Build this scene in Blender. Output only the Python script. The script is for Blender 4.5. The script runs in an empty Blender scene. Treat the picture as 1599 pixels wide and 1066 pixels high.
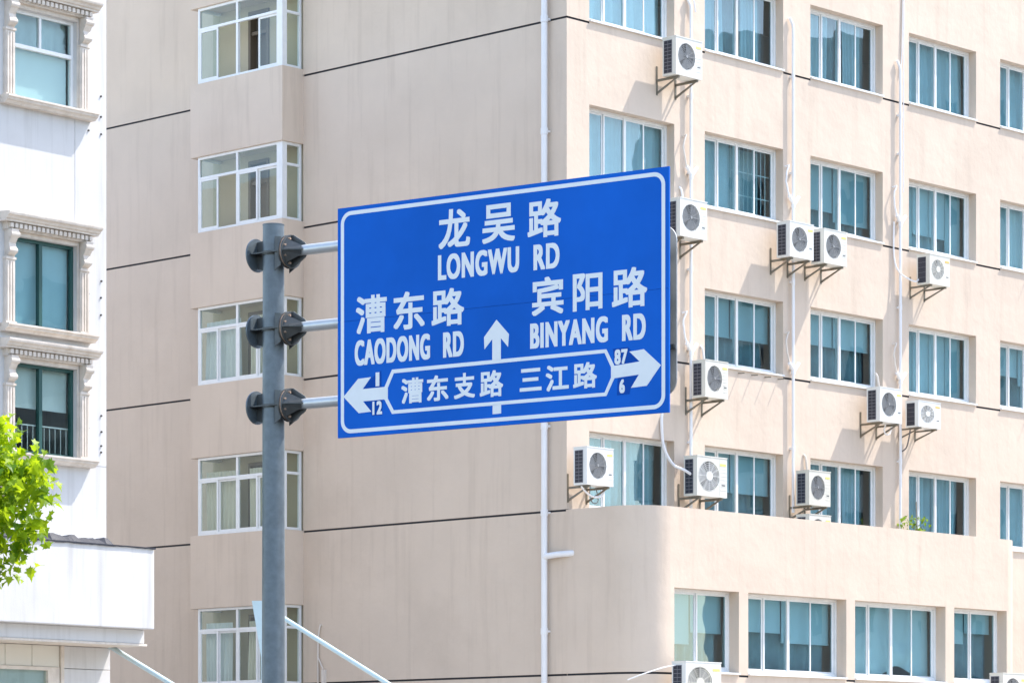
import bpy, bmesh, math, random
from mathutils import Vector, Matrix

# ------------------------------------------------------------------ camera, sky, sun, exposure
F_PX, CX, HZ, CAMZ = 5050.0, 799.5, 1240.0, 1.6      # focal length (px of a 1599 wide picture), centre, horizon row, eye height
scene = bpy.context.scene
COL = scene.collection
cam_d = bpy.data.cameras.new('camera')
cam_d.sensor_width = 36.0
cam_d.lens = 36.0 * F_PX / 1599.0
cam_d.shift_y = (HZ - 533.0) / 1599.0
cam_d.clip_end = 3000.0
cam = bpy.data.objects.new('camera', cam_d)
COL.objects.link(cam)
cam.location = (0, 0, CAMZ)
cam.rotation_euler = (math.radians(90), 0, 0)
scene.camera = cam

A_R = math.atan((5580 - CX) / F_PX)                  # right facade runs A_R to the right of straight ahead
DR = Vector((math.sin(A_R), math.cos(A_R), 0))
NR = Vector((math.cos(A_R), -math.sin(A_R), 0))
AZ, EL = math.radians(64), math.radians(57)
sun_h = NR * math.cos(AZ) + DR * math.sin(AZ)
SUN = Vector((sun_h.x * math.cos(EL), sun_h.y * math.cos(EL), math.sin(EL)))
world = bpy.data.worlds.new('World')
scene.world = world
world.use_nodes = True
wn = world.node_tree
sky = wn.nodes.new('ShaderNodeTexSky')
sky.sky_type = 'NISHITA'
sky.sun_disc = False
sky.sun_elevation = EL
sky.sun_rotation = math.atan2(SUN.x, SUN.y)
sky.air_density = 1.0
sky.dust_density = 1.0
sky.ozone_density = 1.0
bg = wn.nodes['Background']
wn.links.new(sky.outputs['Color'], bg.inputs['Color'])
bg.inputs['Strength'].default_value = 0.15
sun_d = bpy.data.lights.new('sun', 'SUN')
sun_d.energy = 2.0
sun_d.angle = math.radians(0.55)
sun_d.color = (1.0, 0.992, 0.985)
sun = bpy.data.objects.new('sun', sun_d)
COL.objects.link(sun)
sun.location = SUN * 200
sun.rotation_euler = (-SUN).to_track_quat('-Z', 'Y').to_euler()
scene.view_settings.view_transform = 'Standard'
scene.view_settings.look = 'None'
scene.view_settings.exposure = 1.72
scene.view_settings.gamma = 1.0
scene.view_settings.use_white_balance = True          # the photograph is balanced for shade
scene.view_settings.white_balance_temperature = 7200
scene.view_settings.white_balance_tint = 11
scene.cycles.max_bounces = 10
scene.cycles.transparent_max_bounces = 24
scene.cycles.caustics_reflective = False
scene.cycles.caustics_refractive = False

RND = random.Random(7)

# ------------------------------------------------------------------ materials
MATS = {}
def material(name, color, rough=0.6, metal=0.0, spec=0.5, var=0.0, var_scale=3.0, streak=0.0, dirt=(0.3, 0.27, 0.24),
             bump=0.0, bump_scale=60.0, speck=0.0, wave=0.0):
    m = bpy.data.materials.new(name)
    m.use_nodes = True
    nt = m.node_tree
    N, L = nt.nodes, nt.links
    p = N['Principled BSDF']
    p.inputs['Base Color'].default_value = (*color, 1)
    p.inputs['Roughness'].default_value = rough
    p.inputs['Metallic'].default_value = metal
    p.inputs['Specular IOR Level'].default_value = spec
    geo = N.new('ShaderNodeNewGeometry')
    pos = geo.outputs['Position']
    cur = None
    def noise(scale, detail=6.0, vec=None, rgh=0.6):
        n = N.new('ShaderNodeTexNoise')
        n.inputs['Scale'].default_value = scale
        n.inputs['Detail'].default_value = detail
        n.inputs['Roughness'].default_value = rgh
        L.new(vec if vec else pos, n.inputs['Vector'])
        return n.outputs['Fac']
    def ramp(src, lo, hi, a, b):
        r = N.new('ShaderNodeMapRange')
        r.inputs['From Min'].default_value = lo
        r.inputs['From Max'].default_value = hi
        r.inputs['To Min'].default_value = a
        r.inputs['To Max'].default_value = b
        L.new(src, r.inputs['Value'])
        return r.outputs['Result']
    def mix(fac, a, b, mode='MIX'):
        x = N.new('ShaderNodeMix')
        x.data_type = 'RGBA'
        x.blend_type = mode
        L.new(fac, x.inputs['Factor']) if not isinstance(fac, float) else setattr(x.inputs['Factor'], 'default_value', fac)
        for s, v in ((x.inputs['A'], a), (x.inputs['B'], b)):
            if isinstance(v, tuple): s.default_value = (*v, 1)
            else: L.new(v, s)
        return x.outputs['Result']
    cur = tuple(color)
    if var:
        dark = tuple(c * (1 - var) for c in color)
        light = tuple(min(0.95, c * (1 + var * 0.6)) for c in color)
        cur = mix(ramp(noise(var_scale), 0.3, 0.7, 0, 1), dark, light)
    if streak:
        mp = N.new('ShaderNodeMapping')
        mp.inputs['Scale'].default_value = (5.0, 5.0, 0.35)
        L.new(pos, mp.inputs['Vector'])
        cur = mix(ramp(noise(1.0, 5.0, mp.outputs['Vector']), 0.52, 0.80, 0, streak), cur, dirt)
        cur = mix(ramp(noise(0.45, 6.0), 0.56, 0.82, 0, streak * 0.8), cur, dirt)
    if speck:
        cur = mix(ramp(noise(9.0, 3.0), 0.70, 0.76, 0, speck), cur, dirt)
    if not isinstance(cur, tuple):
        L.new(cur, p.inputs['Base Color'])
    if bump:
        b = N.new('ShaderNodeBump')
        b.inputs['Strength'].default_value = bump
        b.inputs['Distance'].default_value = 0.02
        L.new(noise(bump_scale, 8.0, None, 0.65), b.inputs['Height'])
        if wave:
            b2 = N.new('ShaderNodeBump')
            b2.inputs['Strength'].default_value = wave
            b2.inputs['Distance'].default_value = 0.10
            L.new(noise(1.6, 3.0), b2.inputs['Height'])
            L.new(b2.outputs['Normal'], b.inputs['Normal'])
        L.new(b.outputs['Normal'], p.inputs['Normal'])
    MATS[name] = m
    return m

def glass(name, tint, refl=1.0, rough=0.01, wav=0.15, refl_col=(0.85, 0.96, 1.0)):
    m = bpy.data.materials.new(name)
    m.use_nodes = True
    nt = m.node_tree
    N, L = nt.nodes, nt.links
    N.remove(N['Principled BSDF'])
    out = N['Material Output']
    tr = N.new('ShaderNodeBsdfTransparent'); tr.inputs['Color'].default_value = (*tint, 1)
    gl = N.new('ShaderNodeBsdfGlossy'); gl.inputs['Roughness'].default_value = rough
    gl.inputs['Color'].default_value = (*refl_col, 1)
    fr = N.new('ShaderNodeFresnel'); fr.inputs['IOR'].default_value = 1.55
    mu = N.new('ShaderNodeMath'); mu.operation = 'MULTIPLY'; mu.inputs[1].default_value = refl; mu.use_clamp = True
    mx = N.new('ShaderNodeMixShader')
    bp = N.new('ShaderNodeBump'); bp.inputs['Strength'].default_value = wav; bp.inputs['Distance'].default_value = 0.02
    ns = N.new('ShaderNodeTexNoise'); ns.inputs['Scale'].default_value = 1.3; ns.inputs['Detail'].default_value = 1.0
    ge = N.new('ShaderNodeNewGeometry')
    L.new(ge.outputs['Position'], ns.inputs['Vector'])
    L.new(ns.outputs['Fac'], bp.inputs['Height'])
    L.new(bp.outputs['Normal'], gl.inputs['Normal'])
    # thin pane: mirror only on the face where light enters (the exit face would count as total reflection)
    inv = N.new('ShaderNodeMath'); inv.operation = 'SUBTRACT'; inv.inputs[0].default_value = 1.0
    L.new(ge.outputs['Backfacing'], inv.inputs[1])
    m2 = N.new('ShaderNodeMath'); m2.operation = 'MULTIPLY'
    L.new(fr.outputs['Fac'], m2.inputs[0]); L.new(inv.outputs['Value'], m2.inputs[1])
    L.new(m2.outputs['Value'], mu.inputs[0])
    L.new(mu.outputs['Value'], mx.inputs['Fac'])
    L.new(tr.outputs['BSDF'], mx.inputs[1])
    L.new(gl.outputs['BSDF'], mx.inputs[2])
    L.new(mx.outputs['Shader'], out.inputs['Surface'])
    MATS[name] = m
    return m

def leaf_material(name, c1, c2):
    m = bpy.data.materials.new(name)
    m.use_nodes = True
    nt = m.node_tree
    N, L = nt.nodes, nt.links
    p = N['Principled BSDF']
    p.inputs['Roughness'].default_value = 0.45
    p.inputs['Specular IOR Level'].default_value = 0.35
    geo = N.new('ShaderNodeNewGeometry')
    cr = N.new('ShaderNodeMix'); cr.data_type = 'RGBA'
    cr.inputs['A'].default_value = (*c1, 1); cr.inputs['B'].default_value = (*c2, 1)
    L.new(geo.outputs['Random Per Island'], cr.inputs['Factor'])
    L.new(cr.outputs['Result'], p.inputs['Base Color'])
    tl = N.new('ShaderNodeBsdfTranslucent')
    hs = N.new('ShaderNodeHueSaturation'); hs.inputs['Value'].default_value = 1.5; hs.inputs['Hue'].default_value = 0.49
    L.new(cr.outputs['Result'], hs.inputs['Color']); L.new(hs.outputs['Color'], tl.inputs['Color'])
    mx = N.new('ShaderNodeMixShader'); mx.inputs['Fac'].default_value = 0.5
    L.new(p.outputs['BSDF'], mx.inputs[1]); L.new(tl.outputs['BSDF'], mx.inputs[2])
    L.new(mx.outputs['Shader'], N['Material Output'].inputs['Surface'])
    MATS[name] = m

material('tan_paint', (0.655, 0.545, 0.452), 0.85, spec=0.25, var=0.06, var_scale=0.6, streak=0.42, dirt=(0.46, 0.37, 0.30), speck=0.14, bump=0.14, bump_scale=35, wave=0.2)
material('groove_dark', (0.035, 0.035, 0.045), 0.7)
material('inner_plaster', (0.52, 0.45, 0.34), 0.9)
material('room_dark', (0.34, 0.37, 0.38), 0.9)
material('white_frame', (0.78, 0.80, 0.81), 0.4, var=0.05, var_scale=6, streak=0.12)
material('white_wall', (0.60, 0.60, 0.605), 0.8, var=0.05, var_scale=0.9, streak=0.6, dirt=(0.36, 0.35, 0.34), speck=0.2, bump=0.15, bump_scale=45)
material('stone_trim', (0.66, 0.60, 0.54), 0.8, var=0.14, var_scale=5, streak=0.5, dirt=(0.36, 0.28, 0.20), bump=0.3, bump_scale=30)
material('green_frame', (0.012, 0.07, 0.065), 0.45)
material('membrane', (0.03, 0.035, 0.05), 0.55, bump=0.8, bump_scale=14)
material('tile', (0.66, 0.64, 0.58), 0.45, var=0.05, var_scale=1.5)
material('pvc', (0.80, 0.80, 0.82), 0.4, var=0.04, streak=0.10)
material('pvc_old', (0.70, 0.64, 0.58), 0.55, var=0.08, streak=0.2)
material('hose_dark', (0.16, 0.15, 0.15), 0.6)
material('ac_white', (0.76, 0.78, 0.78), 0.42, var=0.03, var_scale=4, streak=0.14, dirt=(0.45, 0.42, 0.36))
_n = MATS['ac_white'].node_tree; _p = _n.nodes['Principled BSDF']; _src = _p.inputs['Base Color'].links[0].from_socket
_oi = _n.nodes.new('ShaderNodeObjectInfo'); _mx = _n.nodes.new('ShaderNodeMix'); _mx.data_type = 'RGBA'; _mx.blend_type = 'MULTIPLY'; _mx.inputs['Factor'].default_value = 1.0
_cr = _n.nodes.new('ShaderNodeMix'); _cr.data_type = 'RGBA'; _cr.inputs['A'].default_value = (1.0, 1.0, 1.0, 1); _cr.inputs['B'].default_value = (0.86, 0.82, 0.72, 1)
_n.links.new(_oi.outputs['Random'], _cr.inputs['Factor']); _n.links.new(_src, _mx.inputs['A']); _n.links.new(_cr.outputs['Result'], _mx.inputs['B']); _n.links.new(_mx.outputs['Result'], _p.inputs['Base Color'])
material('ac_side', (0.62, 0.63, 0.62), 0.5)
material('ac_dark', (0.02, 0.024, 0.04), 0.5)
material('ac_bar', (0.16, 0.17, 0.20), 0.5)
material('fan_grey', (0.27, 0.28, 0.29), 0.4)
material('fan_back', (0.06, 0.065, 0.07), 0.6)
material('badge', (0.04, 0.05, 0.07), 0.4)
material('sticker_yellow', (0.72, 0.66, 0.22), 0.5)
material('sticker_orange', (0.75, 0.48, 0.12), 0.5)
material('bracket', (0.20, 0.19, 0.16), 0.6, metal=0.3, var=0.25, var_scale=8, streak=0.7, dirt=(0.24, 0.15, 0.06))
material('sign_blue', (0.0, 0.132, 0.60), 0.55, spec=0.05, var=0.16, var_scale=0.7, streak=0.06, dirt=(0.03, 0.14, 0.55))
material('sign_patch', (0.0, 0.075, 0.40), 0.55, spec=0.05)
material('sign_white', (0.84, 0.86, 0.87), 0.5, var=0.04, var_scale=6)
material('aluminium', (0.55, 0.57, 0.58), 0.42, metal=0.7, var=0.12, var_scale=5)
material('galvanised', (0.14, 0.175, 0.20), 0.42, metal=0.25, var=0.22, var_scale=9, streak=0.55, dirt=(0.09, 0.10, 0.12), bump=0.05, bump_scale=40)
material('arm_steel', (0.62, 0.64, 0.65), 0.38, metal=0.45, var=0.08, var_scale=9, speck=0.25)
material('clamp_steel', (0.095, 0.105, 0.11), 0.5, metal=0.5, var=0.25, var_scale=10, streak=0.5, dirt=(0.10, 0.09, 0.07))
material('rust', (0.42, 0.29, 0.22), 0.85, var=0.4, var_scale=20)
material('pale_steel', (0.52, 0.66, 0.70), 0.4, var=0.06, var_scale=5)
material('asphalt', (0.055, 0.055, 0.058), 0.9, var=0.15, var_scale=2, bump=0.3, bump_scale=80)
material('paving', (0.42, 0.39, 0.35), 0.85, var=0.12, var_scale=1.2, bump=0.2, bump_scale=40)
material('soil_ground', (0.22, 0.21, 0.18), 0.95, var=0.15, var_scale=0.2)
material('road_paint', (0.75, 0.75, 0.72), 0.7)
material('bark', (0.26, 0.23, 0.18), 0.9, var=0.35, var_scale=6, bump=0.4, bump_scale=18)
material('terracotta', (0.34, 0.13, 0.07), 0.8)
material('curtain_blue', (0.50, 0.60, 0.64), 0.9, var=0.12, var_scale=2)
material('curtain_pale', (0.68, 0.72, 0.73), 0.9, var=0.06, var_scale=2)
material('curtain_cream', (0.66, 0.62, 0.52), 0.9, var=0.06, var_scale=2)
material('blind_teal', (0.42, 0.54, 0.57), 0.9)
material('blind_sky', (0.58, 0.68, 0.71), 0.9)
material('gap_backing', (0.24, 0.32, 0.34), 0.9, var=0.2, var_scale=3)
material('door_brown', (0.16, 0.12, 0.09), 0.6)
material('bolt', (0.05, 0.045, 0.04), 0.6)
material('block_grey', (0.55, 0.55, 0.53), 0.8, var=0.05)
glass('glass_teal', (0.745, 0.885, 0.91), 2.0, refl_col=(0.80, 0.92, 0.96))
glass('glass_clear', (0.90, 0.94, 0.92), 1.2)
glass('glass_green', (0.84, 0.91, 0.90), 1.2)
leaf_material('leaves', (0.09, 0.21, 0.012), (0.42, 0.56, 0.02))
leaf_material('plant_leaves', (0.10, 0.20, 0.02), (0.22, 0.32, 0.03))

# ------------------------------------------------------------------ mesh helpers
class MB:
    def __init__(s): s.v, s.f = [], []
    def add(s, vs, fs):
        o = len(s.v); s.v += [tuple(v) for v in vs]; s.f += [tuple(i + o for i in f) for f in fs]; return s
    def box(s, x0, x1, y0, y1, z0, z1):
        return s.add([(x0,y0,z0),(x1,y0,z0),(x1,y1,z0),(x0,y1,z0),(x0,y0,z1),(x1,y0,z1),(x1,y1,z1),(x0,y1,z1)],
                     [(0,3,2,1),(4,5,6,7),(0,1,5,4),(1,2,6,5),(2,3,7,6),(3,0,4,7)])
    def quad(s, a, b, c, d): return s.add([a, b, c, d], [(0, 1, 2, 3)])
    def tube(s, pts, r, n=10, cap=True):
        pts = [Vector(p) for p in pts]
        rs = r if isinstance(r, (list, tuple)) else [r] * len(pts)
        vs, fs = [], []
        up = None
        for i, p in enumerate(pts):
            t = (pts[min(i + 1, len(pts) - 1)] - pts[max(i - 1, 0)]).normalized()
            if up is None:
                up = t.orthogonal().normalized()
            up = (up - t * up.dot(t)).normalized()
            w = t.cross(up)
            for k in range(n):
                a = 2 * math.pi * k / n
                vs.append(p + (up * math.cos(a) + w * math.sin(a)) * rs[i])
        for i in range(len(pts) - 1):
            for k in range(n):
                k2 = (k + 1) % n
                fs.append((i * n + k, i * n + k2, (i + 1) * n + k2, (i + 1) * n + k))
        if cap:
            fs.append(tuple(range(n))[::-1]); fs.append(tuple((len(pts) - 1) * n + k for k in range(n)))
        return s.add(vs, fs)
    def prism(s, poly, axis, a, b):
        # poly: 2D points in the two other axes (in xyz order), swept along axis from a to b
        n = len(poly)
        def mk(p, t):
            if axis == 0: return (t, p[0], p[1])
            if axis == 1: return (p[0], t, p[1])
            return (p[0], p[1], t)
        vs = [mk(p, a) for p in poly] + [mk(p, b) for p in poly]
        fs = [tuple(range(n))[::-1], tuple(range(n, 2 * n))] + [(i, (i + 1) % n, n + (i + 1) % n, n + i) for i in range(n)]
        return s.add(vs, fs)
    def ring(s, c, axis_y, r0, r1, y0, y1, n=28):
        # washer around the local y axis
        vs, fs = [], []
        for k in range(n):
            a = 2 * math.pi * k / n
            for (r, y) in ((r0, y0), (r1, y0), (r1, y1), (r0, y1)):
                vs.append((c[0] + r * math.cos(a), y, c[1] + r * math.sin(a)))
        for k in range(n):
            k2 = (k + 1) % n
            for j in range(4):
                j2 = (j + 1) % 4
                fs.append((k * 4 + j, k * 4 + j2, k2 * 4 + j2, k2 * 4 + j))
        return s.add(vs, fs)

def frame(origin, ex):
    ex = Vector(ex).normalized()
    return Matrix.Translation(Vector(origin)) @ Matrix.Rotation(math.atan2(ex.y, ex.x), 4, 'Z')

def world_of(o):
    m = o.matrix_basis.copy(); p = o.parent
    while p: m = p.matrix_basis @ m; p = p.parent
    return m

def obj(name, mb, mat, parent=None, M=None, smooth=False, bevel=0.0, recalc=True, label=None, kind=None):
    """one mesh object; its vertices are given in the frame M (world when M is None)"""
    me = bpy.data.meshes.new(name)
    T = Matrix.Identity(4)
    if M is not None: T = M
    if parent is not None: T = world_of(parent).inverted() @ T
    me.from_pydata([tuple(T @ Vector(v)) for v in mb.v], [], mb.f)
    if recalc or bevel:
        bm = bmesh.new(); bm.from_mesh(me)
        if smooth == 'all': bmesh.ops.remove_doubles(bm, verts=bm.verts[:], dist=1e-4)
        if recalc: bmesh.ops.recalc_face_normals(bm, faces=bm.faces[:])
        if bevel:
            bmesh.ops.bevel(bm, geom=[e for e in bm.edges if len(e.link_faces) == 2 and e.calc_face_angle(0) > 0.6], offset=bevel, segments=2, profile=0.6, affect='EDGES')
        bm.to_mesh(me); bm.free()
    if smooth:
        me.shade_smooth()
        if smooth != 'all':
            try: me.set_sharp_from_angle(angle=math.radians(40))
            except Exception: pass
    me.materials.append(MATS[mat])
    o = bpy.data.objects.new(name, me)
    COL.objects.link(o)
    o.parent = parent
    if label: o['label'] = label
    if kind: o['kind'] = kind
    return o

def pieces(name, mb, mat, parent, M):
    """every connected piece of mb becomes a part of its own"""
    key = lambda v: tuple(round(c, 3) for c in v)
    rep, par = {}, list(range(len(mb.f)))
    def find(i):
        while par[i] != i: par[i] = par[par[i]]; i = par[i]
        return i
    for i, f in enumerate(mb.f):
        for v in f:
            k = key(mb.v[v])
            if k in rep: par[find(i)] = find(rep[k])
            else: rep[k] = i
    groups = {}
    for i, f in enumerate(mb.f): groups.setdefault(find(i), []).append(f)
    for fs in groups.values():
        q = MB()
        for f in fs: q.add([mb.v[v] for v in f], [tuple(range(len(f)))])
        obj(name, q, mat, parent, M)

def tag(o, label, cat, group=None):
    o['label'] = label; o['category'] = cat
    if group: o['group'] = group
    return o

def thing(name, label, cat, M=None, loc=None, group=None):
    o = bpy.data.objects.new(name, None)
    o.empty_display_size = 0.3
    COL.objects.link(o)
    if M is not None: o.matrix_basis = M
    if loc is not None: o.location = loc
    return tag(o, label, cat, group)

class Plane:
    """vertical plane seen as s(px) pixels per metre; gives metres from picture positions"""
    def __init__(s, s885, b): s.s0, s.b = s885, b
    def s(s, px): return s.s0 * (1 + s.b * (px - 885))
    def pt(s, px):
        k = s.s(px); return Vector(((px - CX) / k, F_PX / k, 0))
    def z(s, px, py): return CAMZ + (HZ - py) / s.s(px)

def ray_u(M, px, y=0.0):
    """distance along the frame's x axis at which the vertical plane local y = const is met by picture column px"""
    o = M @ Vector((0, y, 0)); e = (M.to_3x3() @ Vector((1, 0, 0)))
    d = Vector(((px - CX) / F_PX, 1.0, 0))
    # o + u e = t d
    det = e.x * (-d.y) - (-d.x) * e.y
    return ((-o.x) * (-d.y) - (-d.x) * (-o.y)) / det

def ray_z(M, u, y, py):
    p = M @ Vector((u, y, 0))
    return CAMZ + (HZ - py) * p.y / F_PX

def facade(us, zs, cell):
    """grid wall on local y = 0; cell(u, z) -> (depth, kind) with kind wall, groove or hole. Returns wall and groove meshes"""
    us = sorted(set(round(u, 4) for u in us)); zs = sorted(set(round(z, 4) for z in zs))
    W, G = MB(), MB()
    nu, nz = len(us) - 1, len(zs) - 1
    c = [[cell((us[i] + us[i + 1]) / 2, (zs[j] + zs[j + 1]) / 2) for j in range(nz)] for i in range(nu)]
    for i in range(nu):
        for j in range(nz):
            d, k = c[i][j]
            if k != 'hole':
                (G if k == 'groove' else W).quad((us[i], d, zs[j]), (us[i + 1], d, zs[j]), (us[i + 1], d, zs[j + 1]), (us[i], d, zs[j + 1]))
            for di, dj in ((1, 0), (0, 1)):
                if i + di < nu and j + dj < nz:
                    d2, k2 = c[i + di][j + dj]
                    if abs(d2 - d) > 1e-6:
                        T = G if ('groove' in (k, k2) and 'hole' not in (k, k2)) else W
                        if di: T.quad((us[i + 1], d, zs[j]), (us[i + 1], d2, zs[j]), (us[i + 1], d2, zs[j + 1]), (us[i + 1], d, zs[j + 1]))
                        else: T.quad((us[i], d, zs[j + 1]), (us[i + 1], d, zs[j + 1]), (us[i + 1], d2, zs[j + 1]), (us[i], d2, zs[j + 1]))
    return W, G

# ------------------------------------------------------------------ picture planes and frames
FLOOR = 3.1
SC = 256.6 / FLOOR
PR, PL = Plane(SC, -0.000213), Plane(SC, 0.000185)
CORNER = PR.pt(885)
A_L = math.atan((4520 + CX) / F_PX)
DL = Vector((-math.sin(A_L), math.cos(A_L), 0))
MR = frame(CORNER, DR)               # right facade: x runs right and away, outward is -y
ML = frame(CORNER, -DL)              # left facade: x runs right and near (u < 0 on the wall), outward is -y
ZG = [CAMZ + h / SC for h in (446.4 - 256.6, 446.4, 446.4 + 256.6, 446.4 + 513.2, 1216.1)]   # sill grooves, bottom to top
ROOF = ZG[4] + FLOOR + 1.9
OPEN_H = 1.515
REVEAL = 0.19

# ------------------------------------------------------------------ ground
g = MB(); g.quad((-900, -700, 0), (900, -700, 0), (900, 1600, 0), (-900, 1600, 0))
o = obj('ground', g, 'soil_ground', kind='structure')
g = MB(); g.box(-300, 300, -14, 44, -0.2, 0.004)
obj('road', g, 'asphalt', kind='structure')
g = MB()
for k in range(-20, 21): g.quad((k * 9, 14.9, 0.008), (k * 9 + 4, 14.9, 0.008), (k * 9 + 4, 15.1, 0.008), (k * 9, 15.1, 0.008))
obj('lane_marking', g, 'road_paint', kind='structure')
g = MB(); g.box(-300, 300, 44.3, 260, -0.2, 0.13)
obj('pavement', g, 'paving', kind='structure')
g = MB(); g.box(-300, 300, 44.0, 44.3, -0.2, 0.15)
obj('kerb', g, 'block_grey', kind='structure')
g = MB(); g.box(-300, 300, -24, -14.3, -0.2, 0.13)
obj('pavement', g, 'paving', kind='structure')

# ------------------------------------------------------------------ tan building
tan = thing('office_building', 'tan rendered multi-storey building with many teal windows and a rounded corner block', 'building', M=Matrix.Translation(CORNER))

# --- right facade
COLS = [(920.2, 1053.0), (1100.5, 1223.0), (1265.5, 1378.5), (1419.3, 1524.3), (1561.8, 1659.0), (1692.0, 1784.0)]
cols = [(ray_u(MR, a), ray_u(MR, b)) for a, b in COLS]
U_END = cols[-1][1] + 1.2
rows = ZG[1:5]
us = [0, U_END] + [u for c in cols for u in c]
zs = [0, ROOF] + [z for r in rows for z in (r - 0.05, r - 0.01, r, r + OPEN_H)]
def cell_r(u, z):
    for r in rows:
        if r < z < r + OPEN_H and any(a < u < b for a, b in cols): return (REVEAL, 'hole')
        if r - 0.05 < z < r - 0.01 and not any(a < u < b for a, b in cols): return (0.03, 'groove')
    return (0.0, 'wall')
W, G = facade(us, zs, cell_r)
obj('wall', W, 'tan_paint', tan, MR)
pieces('groove', G, 'groove_dark', tan, MR)

def curtain(w, z0, z1, amp=0.03, waves=7, seed=0, sag=0.0):
    r = random.Random(seed); ph = r.random() * 6; m = MB(); n = 56; nz = 6
    for j in range(nz + 1):
        for i in range(n + 1):
            x = w * i / n; t = i / n; v = j / nz
            y = amp * math.sin(ph + t * waves * 6.283 + 0.7 * math.sin(t * 9 + ph)) * (0.5 + 0.5 * (1 - v)) + 0.02 * math.sin(3 * t + ph + 2 * v)
            m.v.append((x, y, z0 + (z1 - z0) * v + sag * math.sin(t * 3.14) * (v - 1) * (0.5 + 0.5 * math.sin(ph))))
    for j in range(nz):
        for i in range(n):
            a = j * (n + 1) + i
            m.f.append((a, a + 1, a + n + 2, a + n + 1))
    return m

def moved(m, x, y, z=0):
    q = MB(); q.v = [(a + x, b + y, c + z) for a, b, c in m.v]; q.f = list(m.f); return q

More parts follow.
